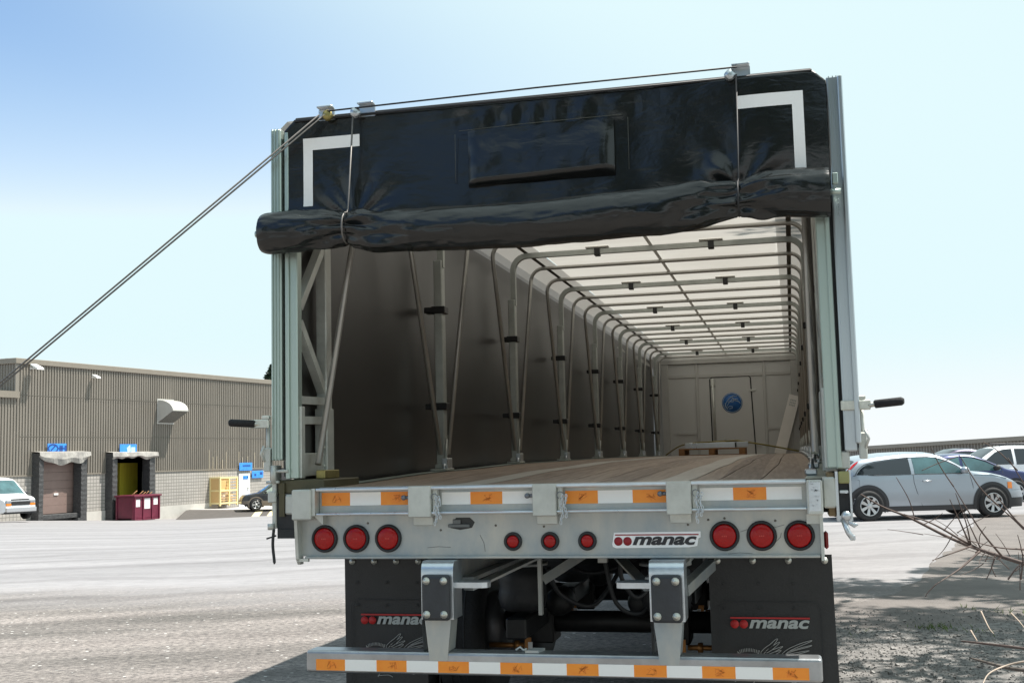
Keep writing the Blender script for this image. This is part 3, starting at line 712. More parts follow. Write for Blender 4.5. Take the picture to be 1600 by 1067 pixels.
tape('reflective_tape', .083, .566, [.241, .407], 1, -.0205, 1.346, 1.407, bol)
tape('reflective_tape', .722, 1.184, [.875, 1.026], 0, -.0205, 1.352, 1.410, bol)
# tail lights
def lamp(name, x, z, ro, rl):
    mb = MB(); mb.lathe([(ro, 0), (ro, .008), (ro * .96, .016), (ro * .88, .018), (rl * 1.04, .013), (rl * 1.02, 0)], facing(x, -.0005, z), 40)
    g = mb.build(name, rubber, bol)
    mb = MB(); mb.lathe([(rl * 1.02, .002), (rl, .011), (rl * .9, .0165), (rl * .5, .0195), (0, .0205)], facing(x, -.0005, z), 40); l_ = mb.build('lens', red_lens, g)
    mb = MB()
    for k in (-1, 0, 1): mb.box((x + k * rl * .16 - .003, -.0225, z - .003), (x + k * rl * .16 + .003, -.0205, z + .003))
    if rl > .04: mb.build('reflector_dot', mat('lens_dot', (.55, .05, .04), .2), g)
    else: mb.bm.free()
for x in (-1.16, -.991, -.822, .827, .996, 1.165): lamp('tail_light', x, 1.187, .069, .0535)
for x in (-.184, -.001, .181): lamp('marker_light', x, 1.168, .045, .029)
# lamp at the right side of the frame
mb = MB(); mb.box((1.275, .05, 1.12), (1.294, .11, 1.20), .008); mb.build('side_marker', mat('dark_red_marker', (.20, .006, .006), .2), bol)
# cable hole with bent tongue
mb = MB(); mb.prism([(-.50, -.0015, 1.235), (-.47, -.0015, 1.285), (-.40, -.0015, 1.285), (-.375, -.0015, 1.262), (-.39, -.0015, 1.235), (-.45, -.0015, 1.225)], (0, .001, 0)); mb.build('cable_hole', mat('hole_shadow', (.04, .042, .042), .6), bol)
mb = MB(); mb.box((-.51, -.012, 1.238), (-.40, -.002, 1.254), .003); mb.box((-.485, -.012, 1.254), (-.445, -.002, 1.277), .003); mb.build('bent_tongue', mat('grey_plate', (.16, .17, .17), .5, .4), bol)
# small rivets and bolts on the plate
mb = MB(); random.seed(3)
for x, z in ((-.27, 1.245), (-.55, 1.225), (.755, 1.262), (.83, 1.268), (-.03, 1.238), (.66, 1.24), (-.93, 1.262), (1.06, 1.255)): mb.lathe([(.006, 0), (.005, .003), (0, .004)], facing(x, 0, z), 8)
mb.build('rivet', mat('dull_bolt', (.16, .15, .13), .5, .5), bol)
mb = MB()
for p in (((.90, 1.205), (.93, 1.215), (.955, 1.222)), ((1.02, 1.235), (1.06, 1.225), (1.10, 1.236)), ((1.06, 1.16), (1.08, 1.18), (1.085, 1.20)), ((.84, 1.105), (.89, 1.11), (.95, 1.106)), ((-.62, 1.14), (-.56, 1.145), (-.5, 1.141)), ((-.35, 1.20), (-.33, 1.16), (-.325, 1.12))): mb.bar([(x, -.0008, z) for x, z in p], .0028, .0008)
mb.build('scratch', mat('dark_scratch', (.20, .20, .19), .6), bol)
# maker's badge
P = [(.303, 1.14), (.318, 1.1335), (.66, 1.1365), (.70, 1.142), (.707, 1.178), (.717, 1.182), (.7175, 1.2095), (.31, 1.2065), (.303, 1.166), (.300, 1.152)]
mb = MB(); mb.prism([(x, -.0045, z) for x, z in P], (0, .004, 0)); bd = mb.build('badge', sticker_w, bol)
mb = MB(); mb.box((.315, -.0062, 1.1925), (.708, -.0046, 1.198))
for x in (.330, .3735): mb.lathe([(.0205, .0), (.0205, .0012), (0, .0013)], facing(x, -.0046, 1.1655), 28)
mb.build('badge_mark', mat('dark_red_print', (.30, .012, .02), .5), bd)
text_part('manac', 'badge_lettering', black_print, bd, .040, (.397, -.0055, 1.147), .28, .035, .302)

# underride guard
mb = MB(); mb.box((-1.217, -.115, .549), (1.237, .005, .655), .014, seg=3); gd = mb.build('underride_guard', guard_m, T)
cuts = [-1.012, -.85, -.697, -.539, -.386, -.233, -.078, .085, .235, .399, .549, .708, .857, 1.02]
tape('reflective_tape', -1.163, 1.178, cuts, 1, -.1155, .561, .614, gd)
mb = MB(); mb.prism([(-.115, -.1, .6565), (-.05, -.1, .6565), (-.035, -.02, .6565), (-.09, -.02, .6565)], (0, 0, .012)); mb.tube([(-.17, -.06, .662), (-.15, -.05, .675), (-.13, -.06, .662), (-.115, -.06, .67)], .006, 6); mb.build('licence_lamp_bracket', galv_dull, gd)
for s, cx, in ((-1, -.536), (1, .563)):
    mb = MB(); w = .08
    mb.grid([[(cx - w, y, z), (cx + w, y, z)] for y, z in ((.1, 1.083), (-.085, 1.083), (-.108, 1.072), (-.118, 1.05), (-.12, 1.02), (-.12, .81))], smooth=True)
    mb.grid([[(cx - w, y, z), (cx - w, y + .15, z)] for y, z in ((-.095, 1.083), (-.118, 1.05), (-.12, 1.02), (-.119, .81), (-.1, .62))])
    mb.grid([[(cx + w, y, z), (cx + w, y + .15, z)] for y, z in ((-.095, 1.083), (-.118, 1.05), (-.12, 1.02), (-.119, .81))])
    up = mb.build('guard_hanger', galv_bright, gd)
    mb = MB(); mb.prism([(cx - .068, -.118, .83), (cx + .068, -.118, .83), (cx + .044, -.118, .616), (cx - .044, -.118, .616)], (0, .016, 0)); mb.prism([(cx + .052, -.1, .83), (cx + .066, -.1, .83), (cx + .05, -.1, .66), (cx + .04, -.1, .66)], (0, .1, 0)); mb.build('hanger_leg', galv_dull, up)
    mb = MB(); mb.box((cx - .07, -.158, .808), (cx + .07, -.122, 1.024), .016, seg=3); pd = mb.build('rubber_bumper', rubber_pad, up)
    mb = MB()
    for dx in (-.043, .043):
        for z in (.995, .838): mb.lathe([(.019, 0), (.018, .005), (.012, .007), (.011, .013), (0, .014)], facing(cx + dx, -.1575, z), 10)
    mb.build('bolt', zinc, pd)
    d = -s                                                             # tow plates point to the middle
    x0 = cx + d * .08; x1 = cx + d * .245
    prof = [(x0, .06), (x0, -.09), (x1 - d * .03, -.09), (x1 - d * .008, -.075), (x1, -.04), (x1 - d * .01, .0), (x1 - d * .04, .03)]
    mb = MB(); mb.prism([(x, y, .955) for x, y in prof], (0, 0, .026)); mb.build('tow_plate', galv_bright, gd)
    mb = MB(); mb.bar([(cx + .08 * d * 0 + s * .06, .05, .93), (cx + s * .28, .9, 1.1)], .05, .05, (0, 0, 1)); mb.bar([(cx + d * .1, .08, .93), (cx + d * .55, 1.2, 1.14)], .06, .012, (0, 0, 1)); mb.build('brace', galv_dull, gd)

# mud flaps
FY = .45
def flap(x0, x1, tx0, tx1):
    mb = MB(); P = []
    for k in range(13):
        z = 1.06 - .82 * k / 12
        P.append([(x0 + (x1 - x0) * j / 8 + (.012 * (k / 12) ** 2 if j == 8 else 0), FY + .012 * math.sin(j * .7 + 1) * k / 12, z) for j in range(9)])
    mb.grid(P); Q = [[(x, y + .012, z) for x, y, z in row] for row in P]; mb.grid(Q)
    for e in (0, -1): mb.grid([[P[k][e], Q[k][e]] for k in range(13)])
    f = mb.build('mud_flap', flap_m, T)
    mb = MB()
    for k in range(4): mb.lathe([(.017, 0), (.016, .006), (.009, .007), (.008, .012), (0, .013)], facing(x0 + .045 + (x1 - x0 - .08) * k / 3, FY - .002, 1.032), 12)
    mb.build('flap_bolt', zinc, f)
    mb = MB()
    for k in range(3):
        for z in (.92, .80): mb.lathe([(.008, 0), (.004, .001), (0, .001)], facing(x0 + .07 + .17 * k, FY - .014, z), 8)
    mb.build('spare_hole', black_clip, f)
    w = tx1 - tx0; y = FY - .016; zt = .757
    mb = MB(); mb.box((tx0, y, zt - .008), (tx1, y + .002, zt))
    r = .021
    for q in (.024, .068): mb.lathe([(r, 0), (r, .0015), (0, .0016)], facing(tx0 + q - .004, y + .001, zt - .034), 24)
    mb.build('flap_mark', red_mark, f)
    text_part('manac', 'flap_lettering', grey_print, f, .042, (tx0 + .09, y + .001, zt - .0545), .24, .03, w - .092)
    s = w / 910; X = lambda px: tx0 + (px - 340) * s; Z = lambda py: zt - (py - 215) * s
    lines = [[(690, 650), (675, 620), (720, 570), (790, 520), (840, 475), (875, 460), (850, 500), (810, 545), (755, 582)], [(735, 600), (830, 530), (892, 497), (880, 520), (800, 590), (740, 625)],
             [(800, 590), (925, 545), (900, 570), (830, 610), (760, 640)], [(830, 612), (910, 590), (860, 630), (780, 655)], [(690, 740), (700, 650), (730, 610)], [(710, 740), (735, 660), (790, 655)], [(740, 740), (770, 680), (830, 660)],
             [(860, 720), (910, 640), (980, 580), (1060, 540), (1160, 500), (1255, 475), (1240, 490), (1100, 550), (1000, 600), (930, 660), (890, 720)], [(1000, 602), (1130, 560), (1250, 530), (1230, 545), (1100, 580), (990, 620), (940, 670)],
             [(1000, 630), (1215, 590), (1190, 605), (1080, 635), (960, 665)], [(960, 670), (1175, 650), (1120, 662), (930, 690)], [(930, 700), (1145, 690), (1080, 705), (900, 730)],
             [(405, 610), (420, 650), (440, 720), (470, 800)], [(410, 615), (455, 665), (500, 720)], [(660, 595), (640, 640), (560, 680), (500, 740)], [(530, 660), (532, 720)],
             [(360, 960), (420, 925), (470, 930), (520, 900), (575, 905), (610, 870), (680, 870)], [(560, 1000), (600, 940), (650, 930), (700, 900), (780, 930), (860, 870), (900, 900), (1010, 890)], [(980, 880), (1000, 930), (1050, 910), (1090, 930), (1040, 960), (990, 940)],
             [(560, 985), (700, 975), (760, 1000)], [(440, 800), (560, 830), (700, 800), (820, 820)]]
    for k in range(12):
        x = 440 + 18 * k; b = 632 - 22 * math.sin(PI * k / 11); lines.append([(x, b), (x + (k - 5) * 1.5, b - 38)])
    mb = MB()
    for L in lines: mb.bar([(X(a), y + .0005, Z(b)) for a, b in (L if len(L) < 3 else [(p.x, p.y) for p in bez([(a, b, 0) for a, b in L], 3)])], .0024, .001, (0, 1, 0))
    mb.build('flap_emblem', line_print, f)
    mb = MB(); e = [(tx0 - .055, .25), (tx0 - .055, .80), (tx0 - .03, .83), (tx1 + .03, .83), (tx1 + .055, .80), (tx1 + .055, .25)]
    mb.bar([(a, FY - .0125, b) for a, b in e], .003, .002); mb.build('flap_ridge', rubber, f)
flap(-1.235, -.78, -1.138, -.757)
flap(.716, 1.318, .815, 1.199)

# chassis, suspension, wheels
mb = MB()
for x in (-.5, .5): mb.box((x - .07, .16, 1.30), (x + .07, 15.5, 1.32)); mb.box((x - .007, .16, .98), (x + .007, 15.5, 1.30)); mb.box((x - .07, .16, .96), (x + .07, 15.5, .98))
mb.build('main_beam', galv_dull, T)
mb = MB()
for k in range(26): mb.box((-1.2, .35 + .6 * k, 1.32), (1.2, .40 + .6 * k, DZ(.35 + .6 * k) - .03))
mb.build('cross_member', dark_under, T)
TR = .52
def wheel(x, y, s):
    w = empty('wheel', (0, 0, 0), 0, T)
    M = Matrix.Translation((x, y, TR)) @ Matrix.Rotation(PI / 2, 4, 'Y')
    for dx in (-.155, .155):
        mb = MB(); M2 = Matrix.Translation((dx, 0, 0)) @ M
        mb.lathe([(.29, -.12), (.36, -.135), (.46, -.14), (.505, -.12), (.52, -.09), (.52, .09), (.505, .12), (.46, .14), (.36, .135), (.29, .12)], M2, 40)
        for a in (-.05, .0, .05): mb.lathe([(.521, a - .006), (.5225, a - .006), (.5225, a + .006), (.521, a + .006)], M2, 40)
        mb.build('tyre', tyre_m, w)
        mb = MB(); mb.lathe([(.295, -.11), (.27, -.1), (.25, 0), (.12, .02), (0, .02)], M2, 24); mb.lathe([(.295, .11), (.27, .1), (.25, 0)], M2, 24); mb.build('rim', galv_dull, w)
for ya in (1.75, 3.3):
    for s in (-1, 1): wheel(s * 1.0, ya, s)
    ax = empty('axle', (0, 0, 0), 0, T)
    mb = MB(); mb.tube([(-.8, ya, TR + .02), (.8, ya, TR + .02)], .066, 18); mb.build('axle_tube', dark_under, ax)
    for s in (-1, 1):
        bx = s * .42
        mb = MB(); mb.box((bx - .06, ya - .75, TR + .02), (bx + .06, ya + .2, TR + .14), .01); mb.box((bx - .09, ya - .12, TR - .1), (bx + .09, ya + .12, TR + .12), .01); mb.build('trailing_arm', dark_under, ax)
        mb = MB(); zc = .75
        prof = [(0, .68), (.1, .68), (.13, .70), (.145, .75), (.14, .80), (.135, .82), (.145, .86), (.14, .91), (.11, .935), (0, .94)]
        mb.lathe(prof, Matrix.Translation((bx + s * -.0, ya - .55, 0)), 28); mb.build('air_bag', rubber, ax)
        mb = MB(); mb.lathe([(0, .94), (.15, .94), (.15, .955), (0, .955)], Matrix.Translation((bx, ya - .55, 0)), 24); mb.box((bx - .07, ya - .62, .955), (bx + .07, ya - .48, .962)); mb.box((bx - .03, ya - .6, .955), (bx + .03, ya - .5, 1.0)); mb.build('bag_plate', galv_dull, ax)
        mb = MB(); M = Matrix.Translation((s * .25, ya - .28, .70)) @ Matrix.Rotation(PI / 2, 4, 'X'); mb.lathe([(0, -.1), (.06, -.1), (.085, -.06), (.085, .05), (.06, .1), (0, .1)], M, 20); mb.tube([(s * .25, ya - .1, .7), (s * .30, ya, .62)], .012, 8); mb.build('brake_chamber', dark_under, ax)
        mb = MB(); M = Matrix.Translation((s * .72, ya, TR)) @ Matrix.Rotation(PI / 2, 4, 'Y'); mb.lathe([(0, -.04), (.2, -.04), (.21, .0), (.2, .06), (0, .06)], M, 28); mb.build('brake_drum', mat('bare_cast_iron', (.12, .12, .125), .45, .5), ax)
        mb = MB(); mb.tube([(s * .72, ya - .2, TR - .1), (s * .5, ya - .2, TR - .1)], .016, 8); mb.lathe([(0, 0), (.03, 0), (.03, .03), (0, .03)], Matrix.Translation((s * .56, ya - .2, TR - .1)) @ Matrix.Rotation(PI / 2, 4, 'Y'), 10); mb.box((s * .47 - .02, ya - .23, TR - .15), (s * .47 + .02, ya - .22, TR - .05)); mb.build('slack_adjuster', mat('brass_fitting', (.35, .16, .05), .4, .6), ax)
        mb = MB(); mb.box((s * .455 - .014, ya - .235, TR - .145), (s * .455 + .014, ya - .231, TR - .075)); mb.build('adjuster_tag', paper, ax)
mb = MB()
for k, pts in enumerate((((-.2, .9, .95), (-.16, 1.0, .8), (.0, 1.1, .72), (.12, 1.2, .85), (.18, 1.3, 1.0)), ((.1, 1.0, 1.0), (.16, 1.0, .75), (.28, 1.1, .68), (.36, 1.2, .8)), ((-.3, 1.5, 1.0), (-.1, 1.4, .88), (.1, 1.4, .9), (.3, 1.5, 1.0)), ((.22, .9, 1.05), (.2, .95, .9), (.28, 1.0, .78), (.4, 1.1, .9)))):
    mb.tube(bez(pts, 6), .013, 8)
mb.build('air_hose', rubber, T)
mb = MB(); mb.tube([(-.55, 2.45, .88), (.55, 2.45, .88)], .12, 20); mb.box((-.2, 2.2, .98), (.2, 2.4, 1.06)); mb.build('air_tank', dark_under, T)
mb = MB(); mb.box((-.22, .7, .72), (-.2, .74, 1.05)); mb.bar([(-.2, .75, .9), (.12, 1.0, 1.1)], .05, .012, (0, 1, 0)); mb.box((.08, .9, .98), (.13, .95, 1.06)); mb.build('suspension_bracket', galv_dull, T)
# landing gear far ahead under the deck
for s in (-1, 1):
    mb = MB(); mb.box((s * .75 - .07, 12.5, .25), (s * .75 + .07, 12.64, 1.3), .01); mb.box((s * .75 - .12, 12.45, .0), (s * .75 + .12, 12.69, .03)); mb.box((s * .75 - .05, 12.52, .03), (s * .75 + .05, 12.62, .26)); mb.build('landing_leg', dark_under, T)

# ------------------------------------------------------------------ the cover: posts, bows, curtains, roof
PY = [2.14 + 2.18 * k for k in range(7)]
HB = 1.25
def bow_path(y_foot, y_top, zf, zt, r=.13):
    """foot left, up the wall, over the roof and down to the foot at the right"""
    out = []
    for s in (-1, 1):
        seg = [(s * HB + K(y_foot), y_foot, zf), (s * HB + K(y_top), y_top, zt - r)]
        for k in range(1, 7):
            a = PI / 2 * k / 6; seg.append((s * (HB - r + r * math.cos(a)) + K(y_top), y_top, zt - r + r * math.sin(a)))
        out.append(seg)
    return out[0] + out[1][::-1]
for i, y in enumerate(PY):
    bw = empty('roof_bow', (0, 0, 0), 0, T)
    zf = DZ(y)
    path = bow_path(y, y, 2.9, 3.335)
    mb = MB(); mb.bar(path, .045, .045, (0, 1, 0)); mb.build('bow_bar', post_m, bw)
    for s in (-1, 1):
        mb = MB(); x = s * (HB + .015) + K(y); mb.box((x - .03, y - .04, zf + .04), (x + .03, y + .04, 2.95), .006); mb.box((x - .06, y - .09, zf + .004), (x + .06, y + .09, zf + .02), .004)
        mb.tube([(x - s * .04, y - .06, zf + .02), (x - s * .04, y - .02, zf + .22)], .008, 6); mb.box((x - .035, y - .06, zf + .02), (x + .035, y + .06, zf + .05), .004); mb.build('post', post_m, bw)
        mb = MB()
        for z in (2.60, 1.93): mb.box((x - .05, y - .05, z - .025), (x + (.05 if s < 0 else .035), y + .05, z + .025), .005); mb.box((x - .1 if s < 0 else x + .04, y - .05, z - .02), (x - .04 if s < 0 else x + .06, y + .05, z + .02), .004)
        mb.build('post_clip', black_clip, bw)
        mb = MB(); x = s * .49 + K(y); mb.box((x - .025, y - .035, 3.295), (x + .025, y + .035, 3.365), .004); mb.build('roof_clip', black_clip, bw)
        mb = MB(); mb.box((x - .1, y - .035, 3.364), (x + .1, y + .035, 3.376)); mb.build('clip_plate', clip_plate_m, bw)
        mb = MB(); x = s * (HB - .02) + K(y); mb.box((x - .02, y - .06, zf + .02), (x + .02, y + .06, zf + .09), .004)
        for q in (-.07, .0, .07): mb.lathe([(.012, 0), (.012, .03), (0, .035)], Matrix.Translation((x, y + q, zf + .02)), 8)
        mb.build('post_foot', galv_bright, bw)
    for d in (-.72, .72):
        if 0 < y + d < 16.1:
            mb = MB(); mb.tube(bow_path(y + (.09 if d > 0 else -.09), y + d, zf + .12, 3.335, .12), .0178, 8); mb.build('brace_tube', tube_m, bw)
mb = MB(); mb.tube(bow_path(.12, .75, 1.56, 3.335, .12), .0178, 8); mb.build('rear_brace_tube', tube_m, T)
# roof
mb = MB(); mb.grid([[(x + K(y), y, 3.385 + .006 * math.sin(y * 2.9) ) for x in (-1.035, -.5, .0, .5, 1.035)] for y in [.05 + 16.2 * k / 60 for k in range(61)]]); rf = mb.build('roof_tarp', roof_m, T)
mb = MB(); mb.grid([[(-.03 + dx + K(y), y, 3.372) for dx in (-.016, .016)] for y in [.05, 1, 2, 16.2]]); mb.build('roof_webbing', tan_web, rf)
for s in (-1, 1):
    a, b = (-1.035, -1.43) if s < 0 else (1.035, 1.38)
    mb = MB(); mb.grid([[(a + K(y), y, 3.384), (b - s * .05 + K(y), y, 3.375), (b + K(y), y, 3.33), (b - s * .012 + K(y), y, 3.16)] for y in [.05, 1, 2, 8, 16.2]], smooth=False); mb.build('roof_skirt', skirt_m, rf)
    mb = MB(); mb.grid([[(a + s * .10 - .02 + K(y), y, 3.366), (a + s * .10 + .02 + K(y), y, 3.366)] for y in [.05, 1, 2, 8, 16.1]], smooth=False); mb.build('skirt_webbing', strip_m, rf)
    ny, nz = 90, 14; P = []
    for i in range(ny + 1):
        y = .12 + 16.05 * i / ny; row = []
        for j in range(nz + 1):
            z = 1.30 + 1.98 * j / nz
            row.append((s * (1.385 + .012 * noise.noise(Vector((y * .8, z * .7, s * 3)))) + K(y) * (.75 if s < 0 else .35), y, z))
        P.append(row)
    mb = MB(); mb.grid(P); mb.build('side_curtain', curtain_in, T)
# bulkhead
BY = 16.2; bk = K(BY)
bh = empty('bulkhead', (0, 0, 0), 0, T)
mb = MB(); mb.box((-1.46, BY, 1.3), (1.48, BY + .05, 3.40)); mb.build('bulkhead_sheet', quilt_m, bh)
mb = MB()
for x in (-.452, .78): mb.box((x - .025, BY - .03, DZ(BY)), (x + .025, BY - .001, 3.30), .004)
for s in (-1, 1): mb.box((s * 1.19 + bk - .07, BY - .05, DZ(BY)), (s * 1.19 + bk + .07, BY - .001, 3.30), .006)
mb.box((-1.2 + bk, BY - .025, 2.95), (1.2 + bk, BY - .002, 3.01), .003); mb.box((-1.3 + bk, BY - .06, 3.21), (1.3 + bk, BY - .002, 3.30), .006)
mb.box((-1.0 + bk, BY - .028, 1.89), (-.452, BY - .003, 1.93)); mb.box((.8, BY - .028, 1.95), (1.2 + bk, BY - .003, 1.99)); mb.build('bulkhead_frame', mat('bulkhead_aluminium', (.46, .455, .43), .4, .5, .08, 3), bh)
mb = MB(); e = [(-.205, 1.50), (-.215, 2.90), (-.18, 2.945), (.49, 2.955), (.53, 2.92), (.575, 1.50)]
mb.bar([(x, BY - .006, z) for x, z in e], .022, .012); mb.build('door_gasket', rubber, bh)
mb = MB(); mb.tube([(-.15, BY - .03, 1.72), (-.165, BY - .03, 2.92)], .022, 8); mb.box((-.2, BY - .05, 2.78), (-.12, BY - .005, 2.92), .006); mb.box((-.23, BY - .05, 1.68), (-.14, BY - .005, 1.76), .006); mb.bar([(-.14, BY - .05, 1.68), (-.05, BY - .06, 1.72), (.03, BY - .07, 1.83)], .03, .02, (0, 1, 0)); mb.box((.5, BY - .03, 2.66), (.62, BY - .005, 2.70), .004); mb.box((.58, BY - .03, 1.66), (.66, BY - .005, 1.70), .004); mb.build('door_latch', galv, bh)
mb = MB(); mb.lathe([(.187, 0), (.187, .006), (0, .006)], facing(.181, BY - .001, 2.46), 40); em = mb.build('round_emblem', mat('blue_emblem', (.02, .12, .36), .4), bh)
mb = MB(); mb.tube([(.181 + .172 * math.cos(t), BY - .008, 2.46 + .172 * math.sin(t)) for t in [2 * PI * k / 40 for k in range(41)]], .006, 4)
def em_line(pts, r=.007): mb.tube([(.181 + x, BY - .009, 2.46 + z) for x, z in pts], r, 4)
em_line([(-.14, -.06), (-.1, .02), (-.04, .09), (.03, .13), (.09, .12)]); em_line([(-.11, -.08), (-.06, .0), (0, .06), (.06, .04), (.12, .02), (.15, -.02)]); em_line([(-.08, .02), (.02, .02), (.03, .06), (.08, .07)]); em_line([(-.1, -.1), (-.05, -.06), (.0, -.07), (.0, -.1), (-.06, -.11)]); em_line([(.0, .09), (.05, .06), (.11, .06)]); em_line([(-.13, -.0), (-.12, -.08), (-.08, -.12)])
mb.build('emblem_mark', mat('pale_emblem_print', (.35, .45, .55), .5), em)

# rear frame posts
for s in (-1, 1):
    mb = MB(); x0, x1 = sorted((s * 1.385, s * 1.443)); mb.box((x0, -.02, 1.585 if s < 0 else 1.565), (x1, .10, 3.318), .006)
    for q in (.012, .03, .046): mb.box((s * (1.385 + q) - .002, -.026, 1.585), (s * (1.385 + q) + .002, -.019, 3.318))
    if s > 0: mb.box((1.434, -.06, 1.60), (1.456, -.02, 3.31), .005)
    rp = mb.build('tension_post', alu if s < 0 else alu_r, T)
    mb = MB(); x0, x1 = sorted((s * 1.305, s * 1.367)); mb.box((x0, 0, 1.49), (x1, .06, 3.30), .005); mb.box((x0 - .002 if s < 0 else x1 - .02, -.012, 1.49), (x0 + .02 if s < 0 else x1 + .002, 0, 3.30), .003)
    mb.build('rear_post', alu, T)
    mb = MB(); x0, x1 = sorted((s * 1.368, s * 1.384)); mb.box((x0, .02, 1.50), (x1, .08, 3.30)); mb.build('post_gap_shade', rubber, T)  # black strip paints the dark of the gap between the two posts
    mb = MB(); xx = s * 1.33
    mb.box((xx - .03, .37, 1.47), (xx + .03, .45, 3.3), .005)
    mb.bar([(xx, .06, 2.38), (xx, .40, 2.78)], .045, .045, (1, 0, 0)); mb.bar([(xx, .06, 2.30), (xx, .38, 1.96)], .045, .045, (1, 0, 0))
    mb.bar([(xx, .06, 1.895), (xx, .38, 1.90)], .04, .04, (1, 0, 0)); mb.bar([(xx, .06, 1.79), (xx, .38, 1.795)], .04, .04, (1, 0, 0))
    mb.box((xx - .036, .02, 1.49), (xx + .036, .07, 1.86), .004); mb.box((xx - .036, .36, 1.47), (xx + .036, .46, 1.86), .004); mb.box((xx - .02, .06, 1.5), (xx + .02, .36, 1.62), .003); mb.build('corner_truss', galv, T)
    mb = MB()
    for z in (1.55, 1.65, 1.72, 1.8): mb.lathe([(.008, 0), (.007, .006), (0, .007)], facing(xx - s * .02, .019, z), 8); mb.lathe([(.008, 0), (.007, .006), (0, .007)], facing(xx - s * .02, .359, z), 8)
    mb.build('truss_bolt', zinc, T)
    # ratchet handle
    hd = empty('curtain_handle', (0, 0, 0), 0, T); hx = s * 1.445; hz = 1.77
    mb = MB(); mb.box((min(hx, hx + s * .06) - (.05 if s < 0 else .07), -.05, hz - .02), (max(hx, hx + s * .06) - (0 if s < 0 else .0), -.03, hz + .025), .004)
    mb.tube([(hx + s * .05, -.04, hz), (hx + s * .09, -.05, hz + .005)], .011, 8); mb.box((hx + s * .02 - .02, -.045, hz + .026), (hx + s * .02 + .02, -.015, hz + .045), .003); mb.build('handle_plate', zinc, hd)
    mb = MB(); mb.tube([(hx + s * .075, -.05, hz + .003), (hx + s * .08, -.05, hz + .004), (hx + s * .19, -.09, hz + .012), (hx + s * .20, -.093, hz + .012)], [.014, .019, .019, .012], 12); mb.build('handle_grip', foam, hd)
    mb = MB(); mb.tube([(hx + s * .02, -.01, hz), (hx + s * .02, -.01, hz - .2)], .011, 8); mb.box((hx + s * .02 - .018, -.03, hz - .24), (hx + s * .02 + .018, .01, hz - .12), .005); mb.tube([(hx + s * .03, -.03, 1.58), (hx + s * .045, -.04, 1.62), (hx + s * .03, -.04, 1.66)], .007, 6); mb.build('ratchet_rod', galv, hd)
    # foot bracket
    fb = empty('corner_foot', (0, 0, 0), 0, T)
    xa, xb = sorted((s * 1.17, s * 1.40))
    if s < 0:
        mb = MB(); mb.box((-1.42, .0, 1.415), (-1.165, .5, 1.485), .006); mb.box((-1.405, -.012, 1.30), (-1.375, .0, 1.47)); mb.build('bracket_block', mat('olive_bracket', (.085, .075, .04), .5, .3, .2, 8), fb)
        mb = MB(); mb.box((-1.445, -.01, 1.24), (-1.422, .06, 1.56), .004); mb.box((-1.465, -.02, 1.37), (-1.42, .0, 1.43), .006); mb.tube([(-1.47, -.02, 1.475), (-1.40, -.02, 1.475)], .008, 8); mb.tube([(-1.43, -.02, 1.53), (-1.35, -.02, 1.53)], .008, 8); mb.lathe([(0, 0), (.016, 0), (.016, .09), (0, .09)], Matrix.Translation((-1.43, -.02, 1.47)), 10); mb.lathe([(0, 0), (.018, 0), (.018, .03), (0, .03)], Matrix.Translation((-1.445, -.02, 1.235)), 10); mb.build('bracket_hardware', galv, fb)
        mb = MB(); mb.box((-1.42, .0, 1.235), (-1.31, .4, 1.40)); mb.box((-1.415, -.01, 1.19), (-1.31, .3, 1.235)); mb.tube(bez([(-1.43, -.02, 1.24), (-1.436, -.02, 1.16), (-1.428, -.02, 1.08), (-1.43, -.02, 1.07)], 5), [.008] * 15 + [.004], 8); mb.tube([(-1.47, -.02, 1.19), (-1.42, -.015, 1.205)], .005, 6); mb.build('black_strap', rubber, fb)
        mb = MB(); mb.box((-1.44, .12, 1.50), (-1.385, .2, 1.585), .004); mb.build('black_cap', black_clip, fb)
        mb = MB(); mb.box((-1.25, .1, 1.486), (-1.2, .3, 1.53), .004); mb.build('wood_wedge', gold, fb)
    else:
        mb = MB(); mb.box((1.345, .0, 1.485), (1.405, .10, 1.565), .005); mb.build('bracket_block', galv, fb)
        mb = MB(); mb.box((1.35, -.02, 1.42), (1.398, .06, 1.475), .005); mb.build('bracket_pad', mat('olive_pad', (.30, .29, .12), .5, .1, .15, 10), fb)
        mb = MB(); mb.box((1.335, -.01, 1.25), (1.347, .08, 1.475)); mb.box((1.396, -.01, 1.25), (1.405, .08, 1.48)); mb.box((1.347, -.01, 1.25), (1.396, .0, 1.275)); mb.box((1.352, -.015, 1.375), (1.39, .02, 1.39), .003); mb.lathe([(0, 0), (.022, 0), (.022, .03), (0, .03)], facing(1.375, -.01, 1.275), 12); mb.lathe([(0, 0), (.012, 0), (.012, .05), (0, .05)], Matrix.Translation((1.375, -.02, 1.24)), 8); mb.tube([(1.36, -.02, 1.26), (1.38, -.03, 1.2), (1.40, -.03, 1.17)], .012, 8); mb.tube([(1.38, -.02, 1.25), (1.41, -.02, 1.23), (1.42, -.02, 1.24)], .01, 8); mb.box((1.385, -.04, 1.165), (1.41, -.02, 1.19), .004); mb.build('bracket_hardware', galv_bright, fb)
        mb = MB(); mb.box((1.348, .01, 1.28), (1.395, .07, 1.42)); mb.build('black_strap', rubber, fb)
        mb = MB(); mb.box((1.30, .02, 1.27), (1.333, .2, 1.47), .004); mb.build('bronze_plate', mat('bronze_plate', (.24, .17, .09), .5, .3, .2, 8), fb)
        mb = MB(); mb.box((1.458, .0, 1.60), (1.475, .06, 1.72), .006); mb.tube([(1.46, -.02, 1.64), (1.485, -.02, 1.66)], .006, 6); mb.box((1.444, .0, 1.575), (1.458, .08, 1.80), .004); mb.build('latch_plate', alu_r, fb)

